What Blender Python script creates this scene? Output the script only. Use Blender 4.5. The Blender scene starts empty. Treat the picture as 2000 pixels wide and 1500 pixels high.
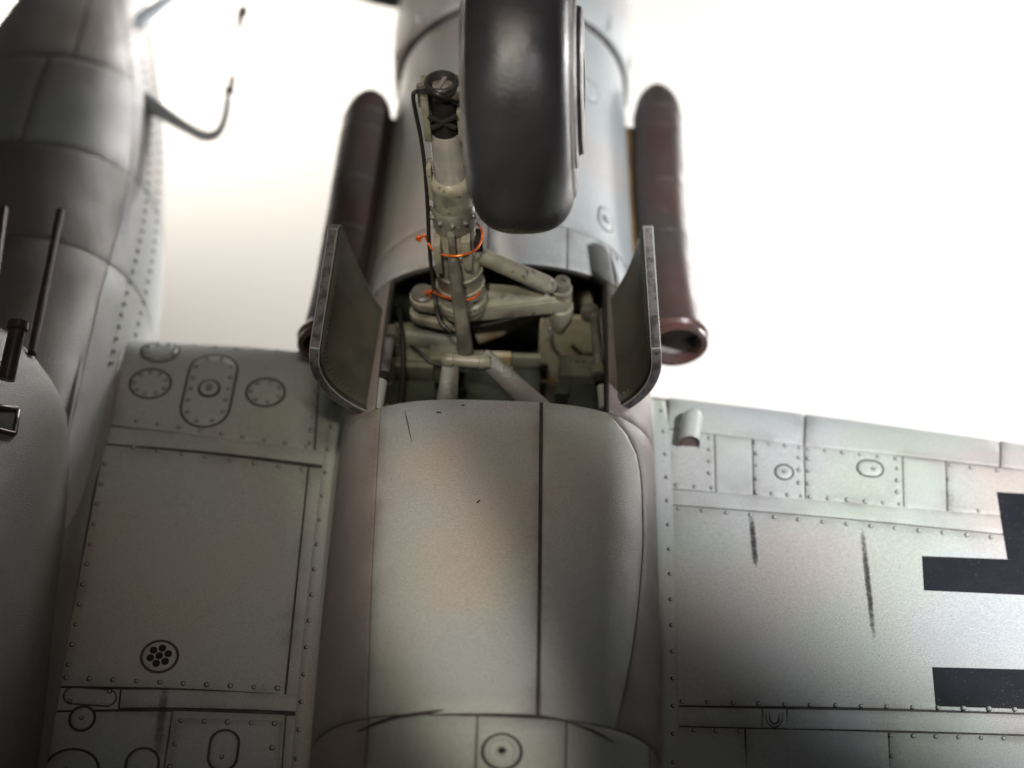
import bpy, bmesh, math, random
import numpy as np
from mathutils import Vector, Matrix
random.seed(7); np.random.seed(7)
S = bpy.context.scene
COL = S.collection
R = math.radians

# ------------------------------------------------------------------ camera
# model lies on its back: X = span, Y = towards the nose, Z = out of the belly
FPX, DIST, PITCH, ROLL = 4000.0, 26.67, R(38), R(2)
d = np.array([0, math.sin(PITCH), -math.cos(PITCH)])
r0 = np.array([1.0, 0, 0]); u0 = np.array([0, math.cos(PITCH), math.sin(PITCH)])
cr = math.cos(ROLL) * r0 + math.sin(ROLL) * u0
cu = -math.sin(ROLL) * r0 + math.cos(ROLL) * u0
CO = -DIST * d
cam = bpy.data.cameras.new('camera'); camo = bpy.data.objects.new('camera', cam); COL.objects.link(camo)
camo.matrix_world = Matrix(((cr[0], cu[0], -d[0], CO[0]), (cr[1], cu[1], -d[1], CO[1]), (cr[2], cu[2], -d[2], CO[2]), (0, 0, 0, 1)))
cam.sensor_width = 36; cam.lens = FPX / 2000 * 36
cam.clip_start = 0.1; cam.clip_end = 500
cam.dof.use_dof = True; cam.dof.focus_distance = 24.0; cam.dof.aperture_fstop = 0.15; cam.dof.aperture_blades = 0
S.camera = camo

# ------------------------------------------------------------------ light
W = bpy.data.worlds.new('World'); S.world = W; W.use_nodes = True
W.node_tree.nodes['Background'].inputs[0].default_value = (1.0, 0.95, 0.92, 1)
W.node_tree.nodes['Background'].inputs[1].default_value = 0.05
def aim(o, p, t):
    o.location = p
    o.rotation_euler = (Vector(t) - Vector(p)).to_track_quat('-Z', 'Y').to_euler()
def spot(name, p, t, power, size, blend, rad, col):
    l = bpy.data.lights.new(name, 'SPOT'); l.energy = power; l.spot_size = R(size); l.spot_blend = blend
    l.shadow_soft_size = rad; l.color = col
    o = bpy.data.objects.new(name, l); COL.objects.link(o); aim(o, p, t); return o
def area(name, p, t, power, sx, sy, col, spread=180):
    l = bpy.data.lights.new(name, 'AREA'); l.shape = 'RECTANGLE'; l.size = sx; l.size_y = sy; l.energy = power
    l.color = col; l.spread = R(spread)
    o = bpy.data.objects.new(name, l); COL.objects.link(o); aim(o, p, t); return o
spot('key_lamp', (10.0, -4.3, 13.0), (19.62, 12.38, 0), 17000, 149, 0.32, 0.35, (0.98, 0.98, 1.0))
spot('side_fill', (3.2, 22, -3.0), (-5.0, 2.4, -0.7), 42000, 24, 0.8, 3.0, (1.0, 0.96, 0.94))  # unseen spot added low in front to brighten the fuselage side
wl = spot('warm_strip_fill', (1.2, -9, 15), (-0.66, -4.2, 1.4), 5600, 30, 1.0, 0.4, (1.0, 0.90, 0.76)); wl.scale = (0.28, 1, 1)  # unseen narrow spot added to make the warm strip on the nacelle
spot('gear_fill', (-2.6, -7.5, 16), (-0.3, 0.35, 2.2), 6200, 15, 0.85, 0.6, (1.0, 0.95, 0.84))  # unseen spot added to brighten the gear leg and the well
spot('wheel_fill', (3.8, -7.5, 16), (0.1, 0.5, 6.0), 2600, 13, 0.9, 1.0, (1.0, 0.93, 0.98))  # unseen spot added for the sheen on the tyre
area('table_fill', (15, 14, -5.0), (2, 11, -9), 2300, 5, 3, (1, 0.98, 0.95), 150)  # unseen light added below the model to whiten the tabletop
area('table_fill', (-15, 20, -4.5), (-2.0, 14.5, -9), 1800, 5, 3, (1, 0.93, 0.83), 90)  # second unseen light, added for the left of the tabletop
fl_ = spot('soft_fill', (-1.5, -3, 16), (-1.6, 0.2, 0), 2300, 54, 1.0, 1.5, (1, 0.895, 0.755)); fl_.scale = (.72, 1, 1)  # unseen soft fill added over the wings and nose
S.view_settings.view_transform = 'Standard'; S.view_settings.look = 'None'
S.view_settings.exposure = 0; S.view_settings.gamma = 1
S.cycles.max_bounces = 6

# ------------------------------------------------------------------ geometry of the sight lines (used for measuring only)
def ray(px, py):
    v = d * FPX + cr * (px - 1000) + cu * (750 - py)
    return v / np.linalg.norm(v)
def at(px, py, Z=0.0):
    v = ray(px, py); k = (Z - CO[2]) / v[2]; return CO + k * v
def at_y(px, py, Y):
    v = ray(px, py); k = (Y - CO[1]) / v[1]; return CO + k * v
def at_x(px, py, X):
    v = ray(px, py); k = (X - CO[0]) / v[0]; return CO + k * v
def proj(p):
    q = np.asarray(p, float) - CO; z = q @ d
    return 1000 + FPX * (q @ cr) / z, 750 - FPX * (q @ cu) / z

def pchip(xs, ys):
    xs = np.asarray(xs, float); ys = np.asarray(ys, float); h = np.diff(xs); dl = np.diff(ys) / h
    m = np.zeros_like(ys); m[0] = dl[0]; m[-1] = dl[-1]
    for i in range(1, len(xs) - 1):
        m[i] = 0 if dl[i-1] * dl[i] <= 0 else (h[i-1] + h[i]) / (h[i-1] / dl[i] + h[i] / dl[i-1]) if h[i-1] == h[i] else \
            3 * (h[i-1] + h[i]) / ((2 * h[i] + h[i-1]) / dl[i-1] + (h[i] + 2 * h[i-1]) / dl[i])
    def f(x):
        if x <= xs[0]: return float(ys[0] + m[0] * (x - xs[0]))
        if x >= xs[-1]: return float(ys[-1] + m[-1] * (x - xs[-1]))
        i = int(np.searchsorted(xs, x)) - 1; t = (x - xs[i]) / h[i]
        return float((2*t**3-3*t*t+1)*ys[i] + (t**3-2*t*t+t)*h[i]*m[i] + (-2*t**3+3*t*t)*ys[i+1] + (t**3-t*t)*h[i]*m[i+1])
    return f

# ------------------------------------------------------------------ materials
def mat(name, base, rough=0.5, *a, edge=None, **k):
    m = mat_(name, base, rough, *a, **k)
    if edge:
        nt = m.node_tree; N = nt.nodes; L = nt.links; b = N['Principled BSDF']; src = b.inputs['Base Color'].links[0].from_socket
        at_ = N.new('ShaderNodeAttribute'); at_.attribute_name = 'wash'; geo = N.new('ShaderNodeNewGeometry')
        n = N.new('ShaderNodeTexNoise'); n.inputs['Scale'].default_value = 1.7; n.inputs['Detail'].default_value = 5; L.new(geo.outputs['Position'], n.inputs['Vector'])
        r_ = N.new('ShaderNodeMapRange'); r_.inputs[1].default_value = .42; r_.inputs[2].default_value = .85; L.new(n.outputs[0], r_.inputs[0])
        mu = N.new('ShaderNodeMath'); mu.operation = 'MULTIPLY'; L.new(at_.outputs['Fac'], mu.inputs[0]); L.new(r_.outputs[0], mu.inputs[1])
        mx = N.new('ShaderNodeMix'); mx.data_type = 'RGBA'; L.new(mu.outputs[0], mx.inputs[0]); L.new(src, mx.inputs[6]); mx.inputs[7].default_value = (*edge, 1); L.new(mx.outputs[2], b.inputs['Base Color'])
    return m
def mat_(name, base, rough=0.5, metal=0.0, mott=None, mscale=0.5, bump=0.0, bscale=60, stretch=(1, 1, 1), speck=None, spec=0.5, rvar=0.1):
    """mott = list of further paint tones blended by soft noise, speck = (colour, amount, scale) worn specks"""
    m = bpy.data.materials.new(name); m.use_nodes = True; nt = m.node_tree; N = nt.nodes; L = nt.links
    b = N['Principled BSDF']; b.inputs['Roughness'].default_value = rough; b.inputs['Metallic'].default_value = metal
    b.inputs['Specular IOR Level'].default_value = spec
    tc = N.new('ShaderNodeTexCoord'); geo = N.new('ShaderNodeNewGeometry')
    P = geo.outputs['Position']
    def rgb(c):
        n = N.new('ShaderNodeRGB'); n.outputs[0].default_value = (*c, 1); return n.outputs[0]
    def noise(scale, detail=3, off=(0, 0, 0), st=(1, 1, 1)):
        mp = N.new('ShaderNodeMapping'); mp.inputs['Location'].default_value = off; mp.inputs['Scale'].default_value = st
        L.new(P, mp.inputs[0]); n = N.new('ShaderNodeTexNoise'); n.inputs['Scale'].default_value = scale; n.inputs['Detail'].default_value = detail
        L.new(mp.outputs[0], n.inputs['Vector']); return n.outputs[0]
    def ramp(s, lo, hi):
        n = N.new('ShaderNodeMapRange'); n.interpolation_type = 'SMOOTHSTEP'; n.inputs[1].default_value = lo; n.inputs[2].default_value = hi
        L.new(s, n.inputs[0]); return n.outputs[0]
    def mix(f, a, c):
        n = N.new('ShaderNodeMix'); n.data_type = 'RGBA'; L.new(f, n.inputs[0]); L.new(a, n.inputs[6]); L.new(c, n.inputs[7]); return n.outputs[2]
    c = rgb(base)
    for i, t in enumerate(mott or []):
        c = mix(ramp(noise(mscale, 2.5, (7.3 * i + 3, 4.1 * i, 2 * i)), 0.42, 0.66), c, rgb(t))
    if speck:
        c = mix(ramp(noise(speck[2], 4, (1, 2, 3), stretch), 0.72 - speck[1], 0.80 - speck[1] * .6), c, rgb(speck[0]))
    if bump > .3:
        g = N.new('ShaderNodeMapRange'); g.inputs[1].default_value = .3; g.inputs[2].default_value = .7; g.inputs[3].default_value = .84; g.inputs[4].default_value = 1.14
        L.new(noise(38, 3, (4, 2, 8), (1, 1.9, 1.9)), g.inputs[0]); q = N.new('ShaderNodeVectorMath'); q.operation = 'SCALE'; L.new(c, q.inputs[0]); L.new(g.outputs[0], q.inputs['Scale']); c = q.outputs[0]
    L.new(c, b.inputs['Base Color'])
    if rvar:
        rr = N.new('ShaderNodeMapRange'); rr.inputs[1].default_value = .3; rr.inputs[2].default_value = .7
        rr.inputs[3].default_value = max(.05, rough - rvar); rr.inputs[4].default_value = rough + rvar
        L.new(noise(2.3, 4, (9, 9, 1)), rr.inputs[0]); L.new(rr.outputs[0], b.inputs['Roughness'])
    if bump:
        bp = N.new('ShaderNodeBump'); bp.inputs['Strength'].default_value = bump; bp.inputs['Distance'].default_value = 0.02
        L.new(noise(bscale, 4, (0, 0, 0), stretch), bp.inputs['Height']); L.new(bp.outputs[0], b.inputs['Normal'])
    return m
PAINT = mat('pale_blue_grey_paint', (.42, .43, .425), .40, 0, [(.385, .425, .36), (.44, .385, .35), (.37, .40, .41)], .36, .42, 55, (1, 1.5, 1.5), ((.19, .18, .17), .035, 24), edge=(.15, .13, .12))
BROWNISH = mat('brown_mauve_paint', (.27, .225, .21), .42, 0, [(.32, .25, .225), (.21, .18, .17), (.29, .26, .24)], .4, .42, 55, (1, 1.5, 1.5), ((.12, .10, .10), .04, 20), edge=(.10, .08, .08))  # browner, darker tone for the nacelle side panels
BELLY = mat('shade_toned_belly_paint', (.25, .245, .235), .42, 0, [(.23, .235, .21), (.18, .145, .13), (.20, .175, .16)], .30, .7, 50, (1, 1.5, 1.5), ((.14, .13, .12), .05, 16), edge=(.10, .09, .085))  # brown mottled paint, darkened to carry the shade on the belly
WASH = mat('dark_panel_wash', (.035, .03, .027), .7, 0, [(.06, .05, .045)], 3)
GEAR = mat('grey_green_gear_paint', (.27, .25, .18), .36, 0, [(.14, .128, .095), (.31, .29, .22)], 2.6, .15, 30, (1, 1, 1), ((.07, .06, .045), .13, 9))
GEARD = mat('dark_worn_gear_paint', (.13, .12, .098), .42, 0, [(.08, .073, .06), (.18, .165, .13)], 3.2, .12, 26, (1, 1, 1), ((.30, .29, .25), .04, 22))
YOKE = mat('dark_brown_yoke_paint', (.085, .075, .06), .4, 0, [(.05, .043, .036), (.11, .10, .075)], 3.2, .12, 26, (1, 1, 1), ((.20, .185, .15), .04, 22))
DOORIN = mat('door_inside_paint', (.10, .10, .077), .45, 0, [(.07, .07, .055), (.12, .112, .085)], 1.5, .3, 40, (1, 1, 1), ((.05, .045, .04), .05, 14))
DOOROUT = mat('door_rim_paint', (.17, .155, .16), .5, 0, [(.07, .062, .065)], 7, .3, 40, (1, 1, 1), ((.04, .035, .035), .14, 16))
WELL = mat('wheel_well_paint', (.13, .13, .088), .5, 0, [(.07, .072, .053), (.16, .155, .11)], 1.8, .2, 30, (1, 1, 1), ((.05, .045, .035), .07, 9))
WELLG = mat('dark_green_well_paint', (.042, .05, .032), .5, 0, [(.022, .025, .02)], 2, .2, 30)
BEIGE = mat('beige_bulkhead_paint', (.34, .30, .20), .5, 0, [(.24, .16, .07), (.36, .33, .25)], 2.3, .2, 30, (1, 1, 1), ((.16, .10, .05), .06, 8))
DARK = mat('recess_shade_black', (.012, .011, .011), .8)  # flat black painted as the shade inside the slot and holes
STEEL = mat('polished_piston_steel', (.46, .42, .37), .28, .25, [(.36, .33, .29)], 3, .05, 20)
RUST = mat('rusty_exhaust_brown', (.060, .045, .041), .48, 0, [(.064, .038, .033), (.048, .041, .039)], 1.2, .3, 22, (1, 1, 1), ((.16, .10, .085), .03, 12))
RUSTLIP = mat('reddish_exhaust_lip', (.10, .044, .038), .28, 0, [(.065, .042, .038)], 2.5, .2, 22)
PIPEIN = mat('light_paled_pipe_inside', (.62, .58, .57), .32, .7, [(.05, .045, .045)], 3, .2, 20)  # dark patches over a base paled for the light inside the mouth
RUBBER = mat('black_tyre_rubber', (.027, .0265, .029), .34, 0, [(.036, .033, .038)], .9, .25, 30, (1, 1, 1), ((.12, .10, .10), -.015, 14))
RIM = mat('worn_tyre_rim', (.28, .24, .235), .5, 0, [(.16, .14, .14)], 4, .2, 30)
HUB = mat('dark_hub_metal', (.055, .05, .05), .4, .3, [(.10, .09, .09)], 5, .3, 20)
COPPER = mat('orange_copper_wire', (.95, .21, .03), .3, .55, [(.6, .10, .03)], 7)
CABLE = mat('black_cable', (.02, .018, .016), .4)
BLACK = mat('black_decal', (.007, .008, .012), .6, 0, [(.009, .010, .015)], 4, .25, 60, (1, 1, 1), ((.13, .14, .16), .07, 40), spec=.2)
PALE = mat('pale_blue_antenna_paint', (.75, .82, .87), .4, 0, [(.5, .54, .56)], 2)
GUN = mat('gunmetal_brown', (.05, .037, .034), .4, .2, [(.08, .055, .05)], 4)
GREEN = mat('dark_green_blade', (.04, .055, .05), .4)
YELLOW = mat('yellow_tip_paint', (.6, .33, .04), .5)
TABLE = mat('white_tabletop', (.88, .87, .85), .7, rvar=0)
def soft_stain(name, strong=.9):
    m = bpy.data.materials.new(name); m.use_nodes = True; nt = m.node_tree; N = nt.nodes; L = nt.links
    b = N['Principled BSDF']; b.inputs['Base Color'].default_value = (.035, .03, .028, 1); b.inputs['Roughness'].default_value = .7
    uv = N.new('ShaderNodeUVMap'); sp = N.new('ShaderNodeSeparateXYZ'); L.new(uv.outputs[0], sp.inputs[0])
    def m2(op, a, c):
        n = N.new('ShaderNodeMath'); n.operation = op
        for i, v in enumerate((a, c)):
            if isinstance(v, (int, float)): n.inputs[i].default_value = v
            else: L.new(v, n.inputs[i])
        return n.outputs[0]
    e = m2('MULTIPLY', m2('MULTIPLY', sp.outputs[0], m2('SUBTRACT', 1, sp.outputs[0])), 4)
    g = m2('MULTIPLY', m2('MULTIPLY', sp.outputs[1], m2('SUBTRACT', 1, sp.outputs[1])), 4)
    geo = N.new('ShaderNodeNewGeometry'); n = N.new('ShaderNodeTexNoise'); n.inputs['Scale'].default_value = 22; n.inputs['Detail'].default_value = 5
    L.new(geo.outputs['Position'], n.inputs['Vector'])
    a = m2('MULTIPLY', m2('POWER', e, .9), m2('POWER', g, .4))
    k = N.new('ShaderNodeMapRange'); k.inputs[1].default_value = .62; k.inputs[2].default_value = 1.0; k.inputs[4].default_value = strong
    L.new(m2('ADD', m2('MULTIPLY', a, .72), m2('MULTIPLY', n.outputs[0], .5)), k.inputs[0])
    L.new(k.outputs[0], b.inputs['Alpha']); return m
STAIN = soft_stain('pencil_stain'); FAINT = soft_stain('faint_stain', .45)

# ------------------------------------------------------------------ mesh helpers
def link(name, me, parent=None, **props):
    o = bpy.data.objects.new(name, me); COL.objects.link(o)
    if parent: o.parent = parent
    for k, v in props.items(): o[k] = v
    return o
def finish(me, mats, angle=35):
    for m in (mats if isinstance(mats, (list, tuple)) else [mats]): me.materials.append(m)
    for p in me.polygons: p.use_smooth = True
    if angle: me.set_sharp_from_angle(angle=R(angle))
class MB:
    def __init__(s): s.v = []; s.f = []; s.m = []
    def add(s, V, F, mi=0):
        o = len(s.v); s.v += [tuple(map(float, p)) for p in V]; s.f += [tuple(o + i for i in f) for f in F]; s.m += [mi] * len(F)
    def grid(s, pts, mi=0, wrap=False):
        nr, nc = len(pts), len(pts[0]); F = []
        for i in range(nr - 1):
            for j in range(nc if wrap else nc - 1):
                k = (j + 1) % nc; F.append((i*nc+j, i*nc+k, (i+1)*nc+k, (i+1)*nc+j))
        s.add([p for r in pts for p in r], F, mi)
    def lathe(s, p0, p1, prof, seg=28, mi=0, cap=True):
        p0 = np.asarray(p0, float); p1 = np.asarray(p1, float); ax = p1 - p0; Ln = np.linalg.norm(ax); ax /= Ln
        e = np.cross(ax, [0, 0, 1.0]);
        if np.linalg.norm(e) < .1: e = np.cross(ax, [0, 1.0, 0])
        e /= np.linalg.norm(e); g = np.cross(ax, e); rows = []
        for t, r in prof:
            rows.append([p0 + ax * Ln * t + r * (math.cos(2*math.pi*k/seg) * e + math.sin(2*math.pi*k/seg) * g) for k in range(seg)])
        s.grid(rows, mi, True)
        if cap:
            n0 = len(s.v) - len(prof) * seg
            s.f.append(tuple(n0 + k for k in range(seg))[::-1]); s.m.append(mi)
            n1 = len(s.v) - seg
            s.f.append(tuple(n1 + k for k in range(seg))); s.m.append(mi)
    def tube(s, pts, r, seg=10, mi=0):
        pts = [np.asarray(p, float) for p in pts]; rows = []; prev = None
        rs = r if isinstance(r, (list, tuple)) else [r] * len(pts)
        for i, p in enumerate(pts):
            t = pts[min(i+1, len(pts)-1)] - pts[max(i-1, 0)]; t /= np.linalg.norm(t)
            if prev is None:
                e = np.cross(t, [0, 0, 1.0])
                if np.linalg.norm(e) < .1: e = np.cross(t, [1.0, 0, 0])
            else: e = prev - t * (prev @ t)
            e /= np.linalg.norm(e); prev = e; g = np.cross(t, e)
            rows.append([p + rs[i] * (math.cos(2*math.pi*k/seg) * e + math.sin(2*math.pi*k/seg) * g) for k in range(seg)])
        n0 = len(s.v); s.grid(rows, mi, True)
        s.f.append(tuple(n0 + k for k in range(seg))[::-1]); s.f.append(tuple(len(s.v) - seg + k for k in range(seg))); s.m += [mi, mi]
    def prism(s, poly, dz, mi=0):
        """poly: list of 3-D points, extruded by the vector dz"""
        n = len(poly); dz = np.asarray(dz, float); V = [np.asarray(p, float) for p in poly] + [np.asarray(p, float) + dz for p in poly]
        F = [tuple(range(n)), tuple(range(2*n-1, n-1, -1))] + [(i, n+i, n+(i+1) % n, (i+1) % n) for i in range(n)]
        s.add(V, F, mi)
    def box(s, c, ax, half, mi=0):
        c = np.asarray(c, float); A = [np.asarray(a, float) / np.linalg.norm(a) for a in ax]
        V = [c + i*half[0]*A[0] + j*half[1]*A[1] + k*half[2]*A[2] for i in (-1, 1) for j in (-1, 1) for k in (-1, 1)]
        s.add(V, [(0,1,3,2),(4,6,7,5),(0,4,5,1),(2,3,7,6),(0,2,6,4),(1,5,7,3)], mi)
    def build(s, name, mats, parent=None, bevel=0, angle=35, **props):
        me = bpy.data.meshes.new(name); me.from_pydata(s.v, [], s.f); me.polygons.foreach_set('material_index', s.m)
        bm = bmesh.new(); bm.from_mesh(me)
        bmesh.ops.recalc_face_normals(bm, faces=bm.faces)
        if bevel:
            es = [e for e in bm.edges if len(e.link_faces) == 2 and e.calc_face_angle(0) > R(40)]
            bmesh.ops.bevel(bm, geom=es, offset=bevel, segments=2, affect='EDGES', profile=.6, clamp_overlap=True)
        bm.to_mesh(me); bm.free(); finish(me, mats, angle); return link(name, me, parent, **props)
def bez(pts, n=24):
    """Catmull-Rom through the points"""
    P = [np.asarray(p, float) for p in pts]; P = [2*P[0]-P[1]] + P + [2*P[-1]-P[-2]]; out = []
    m = max(2, n // (len(P) - 3))
    for i in range(1, len(P) - 2):
        for k in range(m):
            t = k / m; a, b, c, e = P[i-1:i+3]
            out.append(.5 * (2*b + (c-a)*t + (2*a-5*b+4*c-e)*t*t + (3*b-a-3*c+e)*t**3))
    out.append(P[-2]); return out

# ------------------------------------------------------------------ the setting
tb = MB(); tb.add([(-90, -60, -9), (90, -60, -9), (90, 140, -9), (-90, 140, -9)], [(0, 1, 2, 3)])
table = tb.build('tabletop', TABLE); table['kind'] = 'structure'; table['label'] = 'white brightly lit tabletop under the model airplane'

# ------------------------------------------------------------------ the model: one thing
plane = bpy.data.objects.new('model_airplane', None); COL.objects.link(plane); plane.location = (0, 0, 0)
plane['label'] = 'pale grey scale model airplane lying belly up on the white tabletop with its wheel out'
plane['category'] = 'model airplane'

# ------------------------------------------------------------------ surfaces
XC = -0.15
nw = pchip([-10, -6, -4, -1.4, .5, 1.4, 4.2, 5.6], [1.9, 1.95, 1.97, 1.95, 1.86, 1.77, 1.67, 1.6])
nh = pchip([-10, -5, -1.4, .7, 2, 4.2, 5.6], [1.40, 1.48, 1.5, 1.6, 1.68, 1.67, 1.6])
nn = pchip([-6, -1.4, .6, 2.0, 6], [3.0, 3.0, 2.6, 2.05, 2.0])
def nac_r(phi, Y):
    w, h, n = nw(Y), nh(Y), nn(Y); c, s_ = math.cos(phi), math.sin(phi)
    return (abs(c / w) ** n + abs(s_ / h) ** n) ** (-1 / n)
def NAC(u, Y, off=0.0):
    phi = math.pi / 2 * (1 - u); r = nac_r(phi, Y) + off
    return np.array([XC + r * math.cos(phi), Y, r * math.sin(phi)])
def hit_nac(px, py):
    v = ray(px, py)
    def F(k):
        p = CO + k * v; Y = p[1]; return abs((p[0]-XC) / nw(Y)) ** nn(Y) + abs(p[2] / nh(Y)) ** nn(Y) - 1
    k = 20.0; best = (9, k)
    while k < 36 and F(k) > 0:
        if F(k) < best[0]: best = (F(k), k)
        k += .02
    if k >= 36: k = best[1]
    else:
        a, b = k - .02, k
        for _ in range(30):
            m = (a + b) / 2
            if F(m) > 0: a = m
            else: b = m
        k = b
    p = CO + k * v; phi = math.atan2(p[2], p[0] - XC)
    return 1 - phi / (math.pi / 2), p[1]

NOSE_C, NOSE_D = .85, .34
_le = [at(x, y, -.2) for x, y in ((150, 653), (250, 659), (420, 668), (590, 682), (1275, 768), (1568, 803), (2000, 862))]
yle = pchip([p[0] for p in _le], [p[1] for p in _le])
def WING(X, s, off=0.0):
    z = 0.0
    if s < NOSE_C:
        q = 1 - max(s, 0) / NOSE_C; z = -NOSE_D * (1 - math.sqrt(max(0, 1 - q ** 2.2)))
    z -= 0.004 * max(0, s - 2.5) ** 2
    p = np.array([X, yle(X) - s, z])
    if off:
        e = .02; a = WING(X + e, s) - WING(X - e, s); s2 = max(s, .03); b = WING(X, s2 + e) - WING(X, max(0, s2 - e))
        n = np.cross(b, a); n /= np.linalg.norm(n)
        if n[2] < 0: n = -n
        p = p + off * n
    return p
def hit_wing(px, py):
    Z = 0.0
    for _ in range(40):
        p = at(px, py, Z); s = max(0.0, yle(p[0]) - p[1]); Z += .6 * (WING(p[0], s)[2] - Z)
    return p[0], max(0.0, yle(p[0]) - p[1])

def patch(name, surf, quad, parent, m=PAINT, h=.02, gap=.012, bev=.014, nu=14, nv=14, mats=None, **props):
    """a raised skin panel: quad(a, b) -> surface parameters, a and b from 0 to 1"""
    def P(a, b, off): return surf(*quad(a, b), off)
    la = np.linalg.norm(P(1, .5, 0) - P(0, .5, 0)); lb = np.linalg.norm(P(.5, 1, 0) - P(.5, 0, 0))
    def steps(n, L_):
        g, q = gap / L_, (gap + bev) / L_
        return [g, g, q] + [q + (1 - 2*q) * i / n for i in range(1, n)] + [1 - q, 1 - g, 1 - g]
    A, B = steps(nu, la), steps(nv, lb)
    rows = []
    for j, b in enumerate(B):
        row = []
        for i, a in enumerate(A):
            e = min(i, j, len(A)-1-i, len(B)-1-j)
            row.append(P(a, b, -.01 if e == 0 else h * .55 if e == 1 else h))
        rows.append(row)
    mb = MB(); mb.grid(rows); o = mb.build(name, mats or m, parent, angle=50, **props)
    w_ = [math.exp(-min(a*la, (1-a)*la, b*lb, (1-b)*lb) / .11) for b in B for a in A]
    o.data.attributes.new('wash', 'FLOAT', 'POINT').data.foreach_set('value', w_)
    return o
def quad_of(c00, c10, c11, c01):
    c = [np.array(x, float) for x in (c00, c10, c11, c01)]
    return lambda a, b: tuple((1-a)*(1-b)*c[0] + a*(1-b)*c[1] + a*b*c[2] + (1-a)*b*c[3])
def wquad(*px): return quad_of(*[hit_wing(*p) for p in px])
PH = .02
def surf_frame(surf, u, v):
    e = .01; p = surf(u, v); a = surf(u + e, v) - surf(u - e, v); b = surf(u, v + e) - surf(u, v - e)
    n = np.cross(a, b); n /= np.linalg.norm(n)
    if n @ (CO - p) < 0: n = -n
    t = np.array([1.0, 0, 0]); t -= n * (t @ n); t /= np.linalg.norm(t); w = np.cross(n, t)
    return p, n, t, w
def rivets(surf, hit, pts, parent, r=.026, h=PH):
    mb = MB()
    for px, py in pts:
        p, n, t, w = surf_frame(surf, *hit(px, py)); p = p + n * h; rr = .92 * r * random.uniform(.85, 1.15)
        seg = 10
        def ring(rad, z, dx=0): return [p + n*z + (rad*math.cos(2*math.pi*k/seg)+dx)*t + rad*math.sin(2*math.pi*k/seg)*w for k in range(seg)]
        ofs = -rr * .25
        mb.add(ring(rr * 1.35, .003, ofs), [tuple(range(seg))], 1)
        rows = [ring(rr, 0), ring(rr*.85, rr*.42), ring(rr*.45, rr*.66)]; mb.grid(rows, 0, True)
        n1 = len(mb.v) - seg; mb.f.append(tuple(n1 + k for k in range(seg))); mb.m.append(0)
    return mb.build('rivets', [PAINT, WASH], parent, angle=0, kind='stuff')
def line_pts(p, q, n): return [(p[0] + (q[0]-p[0]) * i / (n-1), p[1] + (q[1]-p[1]) * i / (n-1)) for i in range(n)]
def hatch(surf, uv, parent, rx, ry, sup=2.0, n_fast=8, boss=0, name='access_hatch', h=PH, groove=.03, rot=0.0, fast_in=.8, proud=.012):
    """round or oval cover plate in a dark groove, with its fasteners"""
    p, nrm, t, w = surf_frame(surf, *uv); t, w = math.cos(rot)*t + math.sin(rot)*w, -math.sin(rot)*t + math.cos(rot)*w
    # follow the curved skin
    def on(a, b, z):
        q = p + a * t + b * w
        if surf is WING: s_ = max(.0, yle(q[0]) - q[1]); base = WING(q[0], s_); return base + nrm * (h + z)
        phi = math.atan2(q[2], q[0]-XC); return NAC(1 - phi/(math.pi/2), q[1], h + z)
    seg = 56; mb = MB(); angs = []
    for i in range(16): angs.append((math.pi*i/15, 1, 1))
    for i in range(1, 13): angs.append((math.pi, 1, 1 - 2*i/13))
    for i in range(16): angs.append((math.pi + math.pi*i/15, 1, -1))
    for i in range(1, 13): angs.append((0, 1, -1 + 2*i/13))
    def loop(k, z):
        out = []
        for i in range(seg):
            if sup == 'slot':
                a, _, f = angs[i]; c, s_ = math.cos(a), math.sin(a); rr = rx; L_ = max(ry - rx, 0)
                out.append(on((rr + k)*c, (rr + k)*s_ + L_*f, z))
            else:
                a = 2*math.pi*i/seg; c, s_ = math.cos(a), math.sin(a)
                x = rx*abs(c)**(2/sup)*(1 if c >= 0 else -1); y = ry*abs(s_)**(2/sup)*(1 if s_ >= 0 else -1)
                out.append(on(x*(1+k/rx), y*(1+k/ry), z))
        return out
    mb.grid([loop(groove, .004), loop(-.002, .004)], 1, True)
    rim = [loop(0, .002), loop(-.012, proud), loop(-min(rx, ry)*.45, proud + .004)]
    mb.grid(rim, 0, True); n1 = len(mb.v) - seg; mb.f.append(tuple(n1 + k for k in range(seg))); mb.m.append(0)
    inner = loop(-min(rx, ry) * (1-fast_in) , 0)
    def bump(c, r, hh, ring=True):
        sg = 8; q = [c + r*math.cos(2*math.pi*k/sg)*t + r*math.sin(2*math.pi*k/sg)*w for k in range(sg)]
        if ring: mb.add([c + 1.5*r*math.cos(2*math.pi*k/sg)*t + 1.5*r*math.sin(2*math.pi*k/sg)*w + nrm*(proud+.004) for k in range(sg)], [tuple(range(sg))], 1)
        mb.grid([[a + nrm*proud for a in q], [c + (a-c)*.7 + nrm*(proud+hh) for a in q]], 0, True)
        n2 = len(mb.v) - sg; mb.f.append(tuple(n2 + k for k in range(sg))); mb.m.append(0)
    for i in range(n_fast):
        k = int((i + .5) * seg / n_fast) % seg; bump(inner[k], .02, .018)
    if boss:
        c = on(0, 0, proud + .004); sg = 24
        R1 = [c + boss*math.cos(2*math.pi*k/sg)*t + boss*math.sin(2*math.pi*k/sg)*w for k in range(sg)]
        mb.grid([[a for a in R1], [c + (a-c)*.78 + nrm*.014 for a in R1]], 1, True)
        mb.grid([[c + (a-c)*.78 + nrm*.014 for a in R1], [c + (a-c)*.4 + nrm*.016 for a in R1]], 0, True)
        bump(c, .022, .02)
    return mb.build(name, [PAINT, WASH], parent, angle=40)
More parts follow.
